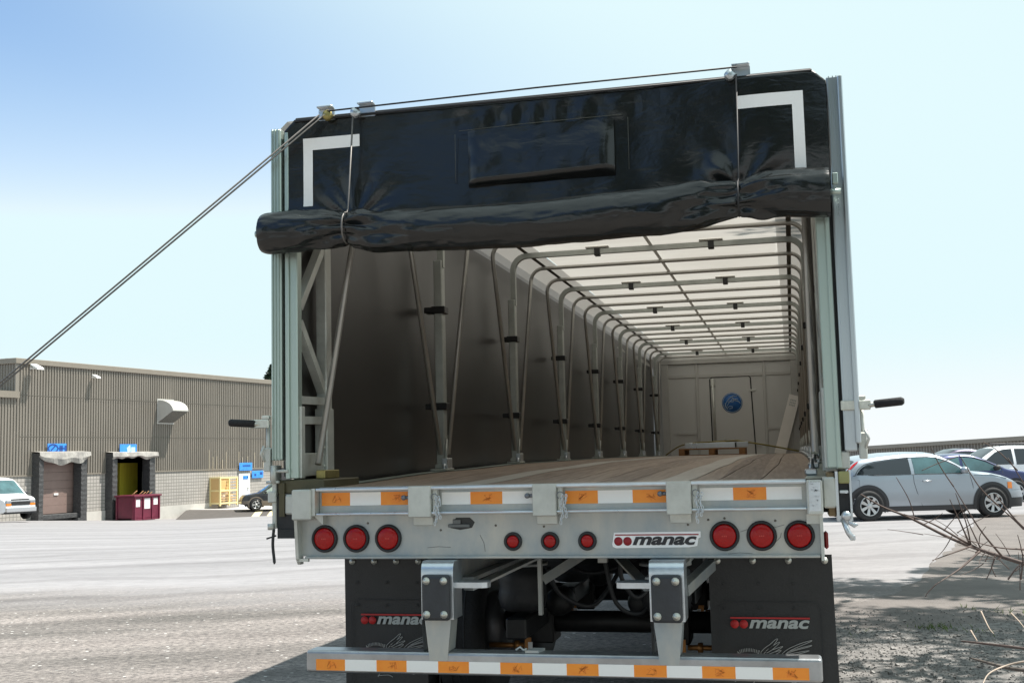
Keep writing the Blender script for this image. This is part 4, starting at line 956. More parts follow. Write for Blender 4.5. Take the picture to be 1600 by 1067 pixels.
# black rear curtain: flat panel with its rolled-up lower part
XL, XR = -1.368, 1.383
CX = [(-1.372, 0), (-.977, 1), (.962, 1)]
def crease(x, z):
    d = 0
    for cx in (-.977, .962):
        e = abs(x - cx); a = math.atan2(z - 2.8, (x - cx) + 1e-4)
        d += .010 * math.sin(a * 9 + cx * 4) * math.exp(-((z - 2.8) ** 2 + e * e) / .06)
    return d
mb = MB(); P = []; nx, nz = 150, 46
for i in range(nx + 1):
    x = XL + (XR - XL) * i / nx; row = []
    for j in range(nz + 1):
        t = j / nz; top = 3.357 - .048 * max(0, (abs(x - .007) - 1.32) / .05); z = 2.72 + (top - 2.72) * t
        y = -.014 + .026 * noise.noise(Vector((x * 1.3, z * 2.0, 2))) + .006 * noise.noise(Vector((x * 5, z * 2.5, 5)))
        y += .009 * math.sin((x * 1.6 - z * 2.6) * 3) * noise.noise(Vector((x * .9, z * 1.1, 9))) + crease(x, z)
        if z > 3.2 and -.45 < x < .5: y += .005 * math.sin(x * 42 + 2 * math.sin(x * 7)) * min(1, (z - 3.2) / .05) * min(1, max(0, (3.34 - z)) / .05)
        b = math.exp(-((x - .87) ** 2 / .006 + (z - 2.9) ** 2 / .0035)); y -= .03 * b
        row.append((x, y, z))
    row.append((x, .03, top + .006)); row.append((x, .09, top + .01)); P.append(row)
mb.grid(P); cu = mb.build('rear_curtain', vinyl, T)
mb = MB(); mb.tube([(XL + .06, -.018, 3.352), (XR - .06, -.018, 3.357)], .007, 6); mb.box((XL + .06, -.01, 3.357), (XR - .06, .1, 3.372), .005); mb.build('top_rope_hem', rope_dk, cu)
mb = MB(); P = []
for i in range(31):
    x = -.364 + .74 * i / 30; row = []
    for j in range(15):
        t = j / 14; z = 2.935 + .275 * t + .012 * (x / .37) * (1 - t); e = min(1, (1 - abs(x - .006) / .37) * 9) if i not in (0, 30) else 0
        puff = (.034 * min(1, t * 14) * (1 - .85 * t) + .006) * max(0, e) ** .5
        row.append((x, -.026 - puff - .007 * noise.noise(Vector((x * 5, z * 9, 4))) - .004 * noise.noise(Vector((x * 14, z * 16, 8))), z))
    P.append(row)
mb.grid(P); mb.grid([[P[i][0], (P[i][0][0], -.012, 2.925)] for i in range(31)]); mb.build('document_pocket', vinyl, cu)
mb = MB(); mb.tube([(-.41, -.030, 3.215), (-.1, -.032, 3.222), (.42, -.030, 3.225)], .0016, 4); mb.tube([(-.43, -.03, 2.95), (-.43, -.03, 3.2)], .0012, 4); mb.tube([(.445, -.03, 2.95), (.447, -.03, 3.21)], .0012, 4); mb.build('seam', mat('seam_thread', (.10, .10, .08), .6), cu)
def corner(xa, xb, z0, z1, side):           # white L-shaped corner tape following the panel
    w = .052
    def yy_(x, z):
        y = -.014 + .026 * noise.noise(Vector((x * 1.3, z * 2.0, 2))) + .006 * noise.noise(Vector((x * 5, z * 2.5, 5))); y += .009 * math.sin((x * 1.6 - z * 2.6) * 3) * noise.noise(Vector((x * .9, z * 1.1, 9))) + crease(x, z); return y - .004
    mb = MB(); n = 24
    vx = (xa, xa + w) if side < 0 else (xb - w, xb)
    mb.grid([[(x, yy_(x, z), z) for x in (vx[0], (vx[0] + vx[1]) / 2, vx[1])] for z in [z0 + (z1 - z0) * k / n for k in range(n + 1)]])
    hx = (xa + w, xb) if side < 0 else (xa, xb - w)
    mb.grid([[(x, yy_(x, z), z) for z in (z1 - .064, z1 - .03, z1)] for x in [hx[0] + (hx[1] - hx[0]) * k / n for k in range(n + 1)]])
    mb.build('corner_tape', tape_w, cu)
corner(-1.263, -.951, 2.895, 3.256, -1); corner(.967, 1.277, 2.86, 3.262, 1)
# the roll
ZC = [(-1.44, 2.742), (-1.2, 2.742), (-.977, 2.740), (-.79, 2.712), (-.13, 2.696), (.5, 2.711), (.962, 2.742), (1.2, 2.755), (1.37, 2.745)]
RZ = [(-1.44, .108), (-1.3, .108), (-1.1, .098), (-.977, .074), (-.85, .100), (-.6, .106), (.3, .112), (.75, .112), (.962, .076), (1.1, .112), (1.37, .114)]
mb = MB(); P = []; nx, nt = 220, 72
for i in range(nx + 1):
    x = -1.44 + 2.81 * i / nx; zc = sinterp(x, ZC); rz = sinterp(x, RZ); row = []
    for k in range(nt):
        th = 2 * PI * k / nt; r = rz
        for cx, sgn in ((-.977, 1), (.962, -1)):
            e = x - cx; ae = abs(e)
            r += .024 * math.exp(-ae / .11) * (1 - math.exp(-ae / .018)) * math.sin(th * 7 + cx * 3 + sgn * e * 9)
            long_ = (e * sgn > 0)
            L = .34 if long_ else .16
            if ae < L:
                tt = ae / L; c0 = -.35 + .9 * tt if long_ else .5
                dth = (th - PI - c0 + PI) % (2 * PI) - PI
                r -= (.034 if long_ else .022) * math.sin(PI * tt) ** .7 * math.exp(-(dth / (.28 + .25 * tt)) ** 2)
                dth2 = (th - PI - c0 - .75 + PI) % (2 * PI) - PI
                r += .008 * math.sin(PI * tt) * math.exp(-(dth2 / .22) ** 2)
        q1 = noise.noise(Vector((x * 2.2 + 5, math.cos(th) * 1.6, math.sin(th) * 1.6))); q2 = noise.noise(Vector((x * 5 - 3, math.cos(th) * 3.2, math.sin(th) * 3.2)))
        nearc = .3 + 1.3 * max(math.exp(-abs(x + .977) / .2), math.exp(-abs(x - .962) / .2))
        r += nearc * (.010 * (1 - min(1, abs(q1) * 4)) ** 2 - .009 * (1 - min(1, abs(q2) * 5)) ** 2)
        r += .0045 * noise.noise(Vector((x * 3.2, math.cos(th) * 1.1, math.sin(th) * 1.1))) + .0016 * noise.noise(Vector((x * 10, math.cos(th) * 2, math.sin(th) * 2)))
        if x < -1.40 or x > 1.345: r *= 1 - .10 * (min(abs(x + 1.40), abs(x - 1.345)) / .04) ** 2
        row.append((x, -.118 + r * .82 * math.cos(th), zc + r * math.sin(th)))
    P.append(row)
mb.grid(P, wrap=True); mb.grid([[(P[0][k][0], -.125, 2.742), P[0][k]] for k in list(range(nt)) + [0]], smooth=False); mb.grid([[P[-1][k], (P[-1][k][0], -.125, 2.745)] for k in list(range(nt)) + [0]], smooth=False)
rl = mb.build('curtain_roll', vinyl, cu)
mb = MB(); mb.tube([(-1.475, -.125, 2.742), (-1.43, -.125, 2.742)], .018, 8); mb.tube([(1.36, -.125, 2.745), (1.42, -.125, 2.745)], .014, 8); mb.box((1.385, -.14, 2.78), (1.41, -.1, 2.83), .003); mb.build('roll_pipe', alu, cu)

# pulleys
for x, z in ((-1.128, 3.372), (-.905, 3.372), (.995, 3.378)):
    pu = empty('pulley', (0, 0, 0), 0, T)
    mb = MB(); mb.prism([(x - .044, -.015, z - .03), (x + .044, -.015, z - .03), (x + .044, -.015, z + .03), (x + .034, -.015, z + .042), (x - .034, -.015, z + .042), (x - .044, -.015, z + .026)], (0, .012, 0)); mb.box((x - .043, -.05, z + .028), (x + .043, -.015, z + .041), .004); mb.build('pulley_bracket', galv_bright, pu)
    mb = MB(); mb.lathe([(0, -.012), (.026, -.012), (.026, -.006), (.018, 0), (.026, .006), (.026, .012), (.008, .016), (0, .016)], Matrix.Translation((x + (.02 if x < -1 else -.05), -.05, z - .016)) @ Matrix.Rotation(.35, 4, 'Z') @ RX, 20); mb.build('sheave', alu_r if x > -1 else gold, pu)

# ropes working the curtain
def rope(name, pts, r, m, label):
    mb = MB(); mb.tube(pts, r, 6); return tag(mb.build(name, m), label, 'rope')
rope('rope', [(-1.12, -.06, 3.375), (-.0, -.055, 3.392), (.98, -.055, 3.396)], .0045, rope_dk, 'black rope running along the top edge of the rear curtain between pulleys')
def down(dx): return [Vector((-1.135 + dx, -.066, 3.357)), Vector((-3.03 + dx, -.07, 2.02)), Vector((-5.6 + dx, -.075, .19)), Vector((-5.85 + dx, -.08, .0))]
rope('rope', down(-.012), .0048, rope_m, 'upper of two taut grey cables slanting from the corner pulley to the lower left')
rope('rope', down(.018), .0048, rope_m, 'lower of two taut grey cables slanting from the corner pulley to the lower left')
def loop(cx, zc, r, ztop):
    pts = [(cx + .012, -.056, ztop), (cx + .004, -.12, zc + r + .02)]
    for k in range(15):
        a = PI / 2 - 1.2 * PI * k / 14 + 0
        pts.append((cx, -.125 - (r * .94) * math.sin(PI * k / 14), zc + r * math.cos(PI * k / 14)))
    return pts
rope('rope', loop(-.977, 2.74, .080, 3.35), .0045, rope_m, 'pale cord hanging from the left pulleys round the rolled curtain')
rope('rope', loop(.962, 2.742, .082, 3.36), .0045, rope_dk, 'dark cord hanging from the single right pulley round the rolled curtain')

# ------------------------------------------------------------------ load on the deck
pl = empty('wooden_pallet', (-.10, 14.6, DZ(14.6))); pl.rotation_euler = (0, 0, 0)
tag(pl, 'orange-brown wooden pallet on the deck in front of the bulkhead', 'pallet')
mb = MB()
for k in range(6): mb.box((-.55 + .0, -.5 + .17 * k, .105), (.55, -.38 + .17 * k, .125), .003)
mb.build('top_boards', wood_pallet, pl)
mb = MB()
for x in (-.55, -.05, .45): mb.box((x, -.5, .018), (x + .1, .47, .1049), .003)
mb.build('bearer', wood_pallet, pl)
mb = MB()
for y in (-.5, -.06, .37): mb.box((-.55, y, 0), (.55, y + .1, .018))
mb.build('bottom_boards', wood_pallet, pl)
zt = DZ(14.6) + .126
b1 = MB(); b1.box((-.42, -.06, 0), (.42, .06, .09), .004); o = b1.build('steel_channel', alu_r); o.location = (-.14, 14.35, zt)
tag(o, 'lower pale steel channel resting on the wooden pallet', 'metal bar'); eb = MB(); eb.box((.421, -.055, .005), (.44, .055, .085)); eb.build('end_cap', black_clip, o)
b2 = MB(); b2.box((-.45, -.05, 0), (.55, .05, .09), .004); o = b2.build('steel_channel', alu_r); o.location = (-.06, 14.62, zt + .01); o.rotation_euler = (0, 0, .06)
tag(o, 'upper pale steel channel lying at the back of the wooden pallet', 'metal bar'); eb = MB(); eb.box((-.47, -.045, .005), (-.451, .045, .085)); eb.build('end_cap', black_clip, o)
bo = MB(); bo.box((-.16, -.02, 0), (.16, .02, 1.2), .003); o = bo.build('leaning_board', mat('white_board', (.80, .77, .72), .6, 0, .05, 4))
a = Vector((.97 + .03, 15.9, DZ(15.9))); o.location = a; o.rotation_euler = (R(-8), R(16.5), 0); o.scale = (.62, 1, .93)
tag(o, 'long white board leaning against the bulkhead in the right corner', 'board')
tb = MB(); random.seed(6)
for k in range(3):
    for j in range(4): tb.box((-.09 + .045 * j, -.024, .98 + .05 * k), (-.06 + .045 * j, -.0205, 1.01 + .05 * k))
tb.build('board_print', grey_print, o)
st = MB(); st.tube(bez([(-1.15 + K(15), 15.6, DZ(15) + .03), (-.7, 14.9, DZ(15) + .18), (-.4, 14.5, zt + .10)], 5), .012, 5); st.tube(bez([(.3, 14.6, zt + .12), (.8, 15.0, DZ(15) + .16), (1.2 + K(15.5), 15.5, DZ(15.5) + .05)], 5), .014, 5); st.tube([(-.4, 14.5, zt + .10), (.3, 14.6, zt + .12)], .012, 5)
tag(st.build('lashing_strap', mat('yellow_strap', (.32, .27, .08), .7)), 'thin yellowish lashing strap stretched over the pallet to both side rails', 'strap')

# ------------------------------------------------------------------ vehicles
glass_dk = mat('dark_car_glass', (.012, .016, .022), .04, 0, spec=.9)
glass_teal = mat('tinted_car_glass', (.05, .11, .12), .05, 0, .4, 1.6, spec=.9)
clad_grey = mat('dark_grey_plastic', (.035, .036, .04), .55)
chrome = mat('polished_alloy', (.62, .63, .65), .22, .85)
alloy = mat('alloy_wheel', (.55, .56, .57), .3, .6)
amber = mat('amber_lens', (.75, .22, .02), .15, coat=.5)
lamp_glass = mat('headlamp_glass', (.32, .36, .40), .08, .3, coat=.6)
gap_m = mat('panel_gap', (.02, .02, .022), .6)
def car_paint(name, c, metal=.4): return mat(name, c, .28, metal, .03, 2, coat=.7)
class Car:
    def __init__(s, name, label, cat, L, W, top, belt, sill, paint, group=None):
        s.L, s.W, s.top, s.belt, s.sill = L, W, top, belt, sill; s.paint = paint
        s.root = empty(name); tag(s.root, label, cat, group); s.H = max(z for _, z in top)
    def plan(s, x):
        a = abs(x) / (s.L / 2); return s.W / 2 * (1 - .05 * a ** 2 - .17 * max(0, (a - .78) / .22) ** 2)
    def hw(s, x, z):
        b = sinterp(x, s.belt); g = 1.0
        if z < .55: g = 1 - .06 * ((.55 - z) / .4) ** 2
        elif z < b: g = 1 - .015 * ((z - .55) / max(.05, b - .55))
        else: g = .985 - .24 * ((z - b) / max(.3, s.H - b)) ** 1.25
        return s.plan(x) * max(.3, g)
    def t(s, x): return interp(x, s.top)
    def body(s):
        mb = MB(); P = []; n = 64; r = .06
        for i in range(n + 1):
            x = -s.L / 2 + s.L * i / n; tp = s.t(x); zb = sinterp(x, s.sill); b = sinterp(x, s.belt); row = []
            zs = [zb + (tp - r - zb) * k / 11 for k in range(12)]
            half = [(s.hw(x, zb) * .6, zb - .0)] + [(s.hw(x, z), z) for z in zs]
            ys = s.hw(x, tp - r); half += [(ys * q, tp - r * q ** 5) for q in (.97, .9, .75, .5, .25)]
            row = [(x, -y, z) for y, z in half] + [(x, 0, tp)] + [(x, y, z) for y, z in half[::-1]]
            P.append(row)
        mb.grid(P)
        for row in (P[0], P[-1]): mb.bm.faces.new([mb.bm.verts.new(p) for p in row])
        mb.grid([[row[0], row[-1]] for row in P]); o = mb.build('body', s.paint, s.root); return o
    def patch(s, name, xs, zlo, zhi, side, m, off=.005, nz=6, parent=None):
        mb = MB(); P = []
        for i in range(len(xs)):
            x = xs[i]; a, b = zlo(x), zhi(x); b = max(b, a + .001)
            P.append([(x, side * (s.hw(x, a + (b - a) * k / nz) + off), a + (b - a) * k / nz) for k in range(nz + 1)])
        mb.grid(P); return mb.build(name, m, parent or s.root)
    def glass_top(s, name, x0, x1, m, w=.88, off=.007):
        mb = MB(); P = []
        for i in range(13):
            x = x0 + (x1 - x0) * i / 12; tp = s.t(x); ys = s.hw(x, tp - .06); row = []
            for q in (-w, -.8 * w, -.5 * w, 0, .5 * w, .8 * w, w): row.append((x + (off if x1 < x0 else -off) * 0, ys * q, tp - .06 * abs(q) ** 5 + off))
            P.append(row)
        mb.grid(P); return mb.build(name, m, s.root)
    def wheels(s, xf, xr, rad, arch=.40, clad=None, spokes=7, rim=None, rs=.66):
        for x in (xf, xr):
            for sd in (-1, 1):
                if clad:
                    mb = MB(); P = []
                    for k in range(25):
                        a = -.35 + (PI + .7) * k / 24; P.append([(x + q * math.cos(a), sd * (s.hw(x + q * math.cos(a), max(.2, rad + q * math.sin(a))) + .012), max(.18, rad + q * math.sin(a))) for q in (arch - .02, arch + .05)])
                    mb.grid(P); mb.build('arch_trim', clad, s.root)
                mb = MB(); P = []
                for k in range(25):
                    a = -.4 + (PI + .8) * k / 24; P.append([(x + q * math.cos(a), sd * (s.hw(x + q * math.cos(a), max(.2, rad + q * math.sin(a))) + .006), max(.17, rad + q * math.sin(a))) for q in (0.01, arch * .5, arch)])
                mb.grid(P); mb.build('wheel_arch', gap_m, s.root)  # dark disc laid on the body paints the shaded wheel well, no cut-out
                w = empty('wheel', (0, 0, 0), 0, s.root); yo = sd * (s.W / 2 - .10)
                M = Matrix.Translation((x, yo, rad)) @ Matrix.Rotation(-sd * PI / 2, 4, 'X')
                mb = MB(); ri = rad * rs
                mb.lathe([(ri, -.1), (rad * .9, -.11), (rad, -.08), (rad, .08), (rad * .97, .105), (rad * .85, .118), (ri, .112), (ri, .07), (0, .06)], M, 36); mb.build('tyre', tyre_m, w)
                mb = MB(); mb.lathe([(ri, .105), (ri * .98, .118), (ri * .9, .114), (ri * .9, .08)], M, 36); mb.lathe([(ri * .26, .07), (ri * .26, .112), (ri * .15, .118), (0, .118)], M, 16)
                for k in range(spokes):
                    a = 2 * PI * k / spokes; Mx = M @ Matrix.Rotation(a, 4, 'Z')
                    mb.prism([(ri * .2, -ri * .10, .085), (ri * .92, -ri * .17, .095), (ri * .92, ri * .17, .095), (ri * .2, ri * .10, .085)], (0, 0, .018), Mx)
                mb.build('rim', rim or alloy, w)
    def mirror(s, x, z, m, side=-1):
        y = s.hw(x, z); mb = MB(); M = Matrix.Translation((x, side * (y + .11), z + .06))
        mb.lathe([(0, -.10), (.05, -.09), (.085, -.05), (.095, 0), (.085, .05), (.05, .09), (0, .10)], M @ Matrix.Rotation(PI / 2, 4, 'X') @ Matrix.Scale(.8, 4, (0, 1, 0)), 16); mb.bar([(x, side * (y - .01), z + .01), (x, side * (y + .06), z + .03)], .06, .04); mb.build('mirror', m, s.root)
    def line(s, pts, side=-1, r=.006, name='door_gap', m=None):
        mb = MB(); mb.tube([(x, side * (s.hw(x, z) + .002), z) for x, z in pts], r, 4); return mb.build(name, m or gap_m, s.root)
    def handle(s, x, z, m, side=-1):
        mb = MB(); y = s.hw(x, z); mb.tube([(x - .10, side * (y + .005), z), (x - .08, side * (y + .03), z), (x + .08, side * (y + .03), z), (x + .10, side * (y + .005), z)], .014, 6); mb.build('door_handle', m, s.root)
    def place(s, x, y, heading, dz=0):
        s.root.location = (x, y, ground_z(x, y) + dz); s.root.rotation_euler = (0, 0, heading)
lin = lambda a, b, n: [a + (b - a) * k / n for k in range(n + 1)]

# silver three-door hatchback
silver = car_paint('silver_paint', (.36, .405, .455), .5)
O = -.115                              # stations are measured from the middle of the wheelbase
sh_ = lambda L: [(x + O, z) for x, z in L]
hb_top = sh_([(-1.95, .60), (-1.945, .85), (-1.90, 1.0), (-1.80, 1.13), (-1.66, 1.27), (-1.53, 1.345), (-1.18, 1.40), (-.64, 1.45), (-.2, 1.462), (.1, 1.45), (.32, 1.405), (.55, 1.29), (.75, 1.17), (.95, 1.055), (1.1, 1.015), (1.43, .985), (1.75, .91), (1.95, .83), (2.1, .70), (2.18, .55)])
hb = Car('parked_car', 'silver three-door hatchback parked beside the asphalt behind bare twigs', 'car', 4.13, 1.80, hb_top, sh_([(-1.95, .95), (-1, .96), (.9, .97), (1.3, .96), (2.18, .68)]), sh_([(-1.95, .36), (-1.8, .25), (-1.6, .20), (1.7, .20), (1.95, .22), (2.18, .30)]), silver, 'cars parked at the right')
hb.body()
red_tail = mat('red_tail_lens', (.60, .01, .02), .15, coat=.6)
for sd in (-1, 1):
    hb.patch('rear_window', lin(-1.63 + O, -.42 + O, 14), lambda x: .985, lambda x: interp(x - O, [(-1.63, 1.0), (-1.56, 1.09), (-1.42, 1.19), (-1.2, 1.245), (-.8, 1.295), (-.42, 1.325)]), sd, glass_dk)
    hb.patch('door_window', lin(-.34 + O, .80 + O, 16), lambda x: .985, lambda x: interp(x - O, [(-.34, 1.325), (0, 1.33), (.2, 1.31), (.4, 1.24), (.6, 1.13), (.80, 1.0)]), sd, glass_teal)
    hb.line(sh_([(-1.70, .975), (-1.2, .972), (0, .972), (.9, .975)]), sd, .007, 'window_trim', gap_m)
    hb.line(sh_([(-1.66, .985), (-1.58, 1.10), (-1.43, 1.205), (-1.2, 1.26), (-.8, 1.31), (-.38, 1.34), (0, 1.345), (.2, 1.325), (.42, 1.25), (.62, 1.145), (.84, .985)]), sd, .008, 'window_trim', gap_m)
    hb.line(sh_([(-.38, .97), (-.37, .8), (-.32, .6), (-.2, .28)]), sd, .005); hb.line(sh_([(.90, .97), (.96, .7), (.98, .28)]), sd, .005)
    hb.patch('side_cladding', lin(-1.02 + O, 1.02 + O, 10), lambda x: .19, lambda x: .30, sd, clad_grey, .008, 3)
    hb.patch('bumper_skirt', lin(1.78 + O, 2.16 + O, 6), lambda x: .22, lambda x: .42, sd, clad_grey, .008, 3)
    hb.patch('tail_light', lin(-1.945 + O, -1.55 + O, 12), lambda x: interp(x - O, [(-1.945, .84), (-1.90, .92), (-1.72, 1.12), (-1.55, 1.27)]), lambda x: interp(x - O, [(-1.945, .90), (-1.90, .98), (-1.80, 1.10), (-1.66, 1.225), (-1.55, 1.285)]), sd, red_tail, .012, 4)
    hb.patch('headlight', lin(1.86 + O, 2.12 + O, 6), lambda x: .60, lambda x: interp(x - O, [(1.86, .72), (1.95, .77), (2.12, .64)]), sd, lamp_glass, .006, 3)
    hb.patch('turn_signal', lin(1.76 + O, 1.87 + O, 4), lambda x: .62, lambda x: .76, sd, amber, .009, 3)
    hb.mirror(.74 + O, .985, silver, sd); hb.handle(-.08 + O, .83, chrome, sd)
    hb.line(sh_([(-1.78, .72), (-1.58, .72), (-1.58, .88), (-1.78, .88), (-1.78, .72)]), sd, .004)
    hb.line(sh_([(1.0, .93), (1.4, .93), (1.75, .84)]), sd, .004)
hb.glass_top('windshield', .28 + O, 1.0 + O, glass_teal); hb.glass_top('rear_glass', -1.84 + O, -1.60 + O, glass_dk)
hb.wheels(1.40 + O, -1.40 + O, .325, .40, clad_grey, 7)
ax = Vector((5.43 - 2.766, 21.459 - 20.524, 0)).normalized(); nrm = Vector((-ax.y, ax.x, 0))
hp = Vector(((5.43 + 2.766) / 2, (21.459 + 20.524) / 2, 0)) + nrm * .82 - ax * O
hb.place(hp.x, hp.y, math.atan2(ax.y, ax.x))

# blue saloon
blue = car_paint('deep_blue_paint', (.022, .032, .115), .3)
sd_top = [(-2.3, .60), (-2.25, .85), (-1.7, .98), (-1.35, 1.03), (-.8, 1.32), (-.4, 1.40), (.0, 1.41), (.3, 1.38), (.6, 1.27), (.95, 1.10), (1.2, .98), (1.6, .92), (2.0, .83), (2.2, .72), (2.3, .55)]
bc = Car('parked_car', 'deep blue saloon parked just behind the silver hatchback', 'car', 4.6, 1.78, sd_top, [(-2.3, .86), (.9, .90), (2.3, .70)], [(-2.3, .36), (-1.8, .22), (1.8, .22), (2.3, .30)], blue, 'cars parked at the right'); bc.body()
for sd in (-1, 1):
    bc.patch('rear_window', lin(-.95, -.12, 8), lambda x: .91, lambda x: interp(x, [(-.95, 1.06), (-.6, 1.25), (-.12, 1.30)]), sd, glass_teal)
    bc.patch('door_window', lin(-.04, 1.0, 10), lambda x: .91, lambda x: interp(x, [(-.04, 1.30), (.25, 1.275), (.6, 1.16), (1.0, .95)]), sd, glass_teal)
    bc.line([(-.08, 1.32), (.25, 1.30), (.62, 1.18), (1.05, .95)], sd, .014, 'window_trim', gap_m)
    bc.mirror(.85, .93, gap_m, sd); bc.handle(0.0, .80, chrome, sd); bc.line([(-.08, .90), (-.05, .25)], sd); bc.line([(1.05, .9), (1.08, .25)], sd)
    bc.patch('headlight', lin(1.95, 2.22, 4), lambda x: .60, lambda x: .74, sd, lamp_glass, .006, 3)
bc.glass_top('windshield', .30, 1.15, glass_teal); bc.glass_top('rear_glass', -1.3, -.75, glass_dk); bc.wheels(1.4, -1.32, .31, .38, None, 5)
c = at(1491, 760, 33); bc.place(c.x, c.y, R(14))
# white sport utility, facing left
suv_top = [(-2.3, .75), (-2.27, 1.2), (-2.2, 1.55), (-2.05, 1.68), (-1.5, 1.73), (-.5, 1.755), (.1, 1.73), (.4, 1.66), (.7, 1.48), (1.0, 1.28), (1.2, 1.12), (1.7, 1.05), (2.1, .98), (2.25, .85), (2.3, .65)]
white_p = car_paint('white_car_paint', (.78, .79, .80), .0)
su = Car('parked_car', 'white estate with dark side glass and roof rails behind the blue saloon', 'car', 4.6, 1.84, suv_top, [(-2.3, 1.05), (1, 1.08), (2.3, .85)], [(-2.3, .42), (-1.8, .26), (1.8, .26), (2.3, .38)], white_p, 'cars parked at the right'); su.body()
for sd in (-1, 1):
    su.patch('rear_window', lin(-2.12, -.28, 14), lambda x: interp(x, [(-2.12, 1.36), (-2.0, 1.22), (-1.7, 1.12), (-1.2, 1.09)]), lambda x: interp(x, [(-2.12, 1.44), (-1.98, 1.56), (-1.7, 1.62), (-.28, 1.645)]), sd, glass_dk)
    su.patch('door_window', lin(-.18, .92, 9), lambda x: 1.10, lambda x: interp(x, [(-.18, 1.645), (.1, 1.63), (.4, 1.54), (.92, 1.16)]), sd, glass_dk)
    mb = MB(); y = su.hw(-.6, 1.68) - .06
    mb.tube([(-1.95, sd * y, 1.69), (-1.8, sd * y, 1.80), (-.1, sd * y, 1.83), (.2, sd * y, 1.75)], .022, 6); mb.build('roof_rail', mat('black_rail', (.03, .03, .035), .35, .4), su.root)
    su.mirror(.85, 1.12, white_p, sd); su.handle(-.1, .95, white_p, sd)
su.glass_top('windshield', .38, 1.15, glass_dk); su.wheels(1.4, -1.35, .35, .43, clad_grey, 5)
c = at(1560, 740, 41); su.place(c.x, c.y, R(194)); su.root.location.z = CAM.z + (694.5 - 697) * 41 / 1790.6 - 1.755
# dark purple saloon and black wagon farther back
pu_ = car_paint('dark_plum_paint', (.05, .04, .08), .4)
pc = Car('parked_car', 'dark plum car showing only its roof left of the white estate', 'car', 4.5, 1.78, [(x, z * 1.02) for x, z in sd_top], [(-2.3, .86), (.9, .90), (2.3, .70)], [(-2.3, .36), (-1.8, .22), (1.8, .22), (2.3, .30)], pu_, 'cars parked at the right'); pc.L = 4.6; pc.body()
for sd in (-1, 1):
    pc.patch('side_window', lin(-.95, 1.0, 12), lambda x: .92, lambda x: interp(x, [(-.95, 1.08), (-.6, 1.28), (-.12, 1.33), (.25, 1.30), (.6, 1.19), (1.0, .97)]), sd, glass_dk)
pc.glass_top('windshield', .30, 1.15, glass_dk); pc.wheels(1.4, -1.32, .31, .38, None, 5)
c = at(1497, 760, 46); pc.place(c.x, c.y, R(195)); pc.root.location.z = CAM.z + (694.5 - 700) * 46 / 1790.6 - 1.43
bw_ = car_paint('black_car_paint', (.012, .012, .014), .2)
wg = Car('parked_car', 'black estate car at the far right edge beyond the white estate', 'car', 4.6, 1.84, suv_top, [(-2.3, 1.05), (1, 1.08), (2.3, .85)], [(-2.3, .42), (-1.8, .26), (1.8, .26), (2.3, .38)], bw_, 'cars parked at the right'); wg.body()
for sd in (-1, 1): wg.patch('side_window', lin(-2.05, .9, 14), lambda x: 1.10, lambda x: interp(x, [(-2.05, 1.3), (-1.9, 1.56), (.1, 1.63), (.4, 1.54), (.9, 1.16)]), sd, glass_dk)
wg.glass_top('windshield', .38, 1.15, glass_dk); wg.wheels(1.4, -1.35, .35, .43, None, 5)
c = at(1640, 740, 46); wg.place(c.x, c.y, R(194)); wg.root.location.z = CAM.z + (693 - 691) * 46 / 1790.6 - 1.755

# dark off-roader near the warehouse, facing left
ol = car_paint('black_olive_paint', (.022, .022, .024), .2); tan = mat('tan_cladding', (.20, .16, .13), .5)
of_top = [(-2.2, .7), (-2.17, 1.2), (-2.05, 1.62), (-1.6, 1.70), (-.5, 1.73), (.0, 1.70), (.3, 1.58), (.6, 1.38), (.9, 1.20), (1.1, 1.10), (1.6, 1.04), (2.0, .97), (2.15, .82), (2.2, .62)]
of = Car('parked_car', 'dark off-roader with tan lower cladding parked near the white entrance door', 'car', 4.4, 1.82, of_top, [(-2.2, 1.0), (1, 1.04), (2.2, .85)], [(-2.2, .44), (-1.8, .30), (1.8, .30), (2.2, .40)], ol); of.body()
for sd in (-1, 1):
    of.patch('side_window', lin(-1.9, -.25, 10), lambda x: 1.06, lambda x: interp(x, [(-1.9, 1.4), (-1.7, 1.58), (-.25, 1.62)]), sd, glass_dk); of.patch('door_window', lin(-.15, .85, 9), lambda x: 1.06, lambda x: interp(x, [(-.15, 1.61), (.1, 1.56), (.4, 1.40), (.85, 1.12)]), sd, mat('pale_car_glass', (.30, .36, .30), .08, 0, .3, 2, spec=.8))
    of.patch('side_cladding', lin(-1.0, 1.0, 8), lambda x: .31, lambda x: .60, sd, tan, .012, 3); of.mirror(.75, 1.08, ol, sd)
    of.patch('bumper_skirt', lin(1.75, 2.17, 5), lambda x: .42, lambda x: .62, sd, tan, .012, 3)
of.glass_top('windshield', .22, .98, glass_teal); of.wheels(1.32, -1.32, .37, .45, tan, 5)
c = at(430, 795.5, 73); of.root.location = c; of.root.rotation_euler = (0, 0, R(214))

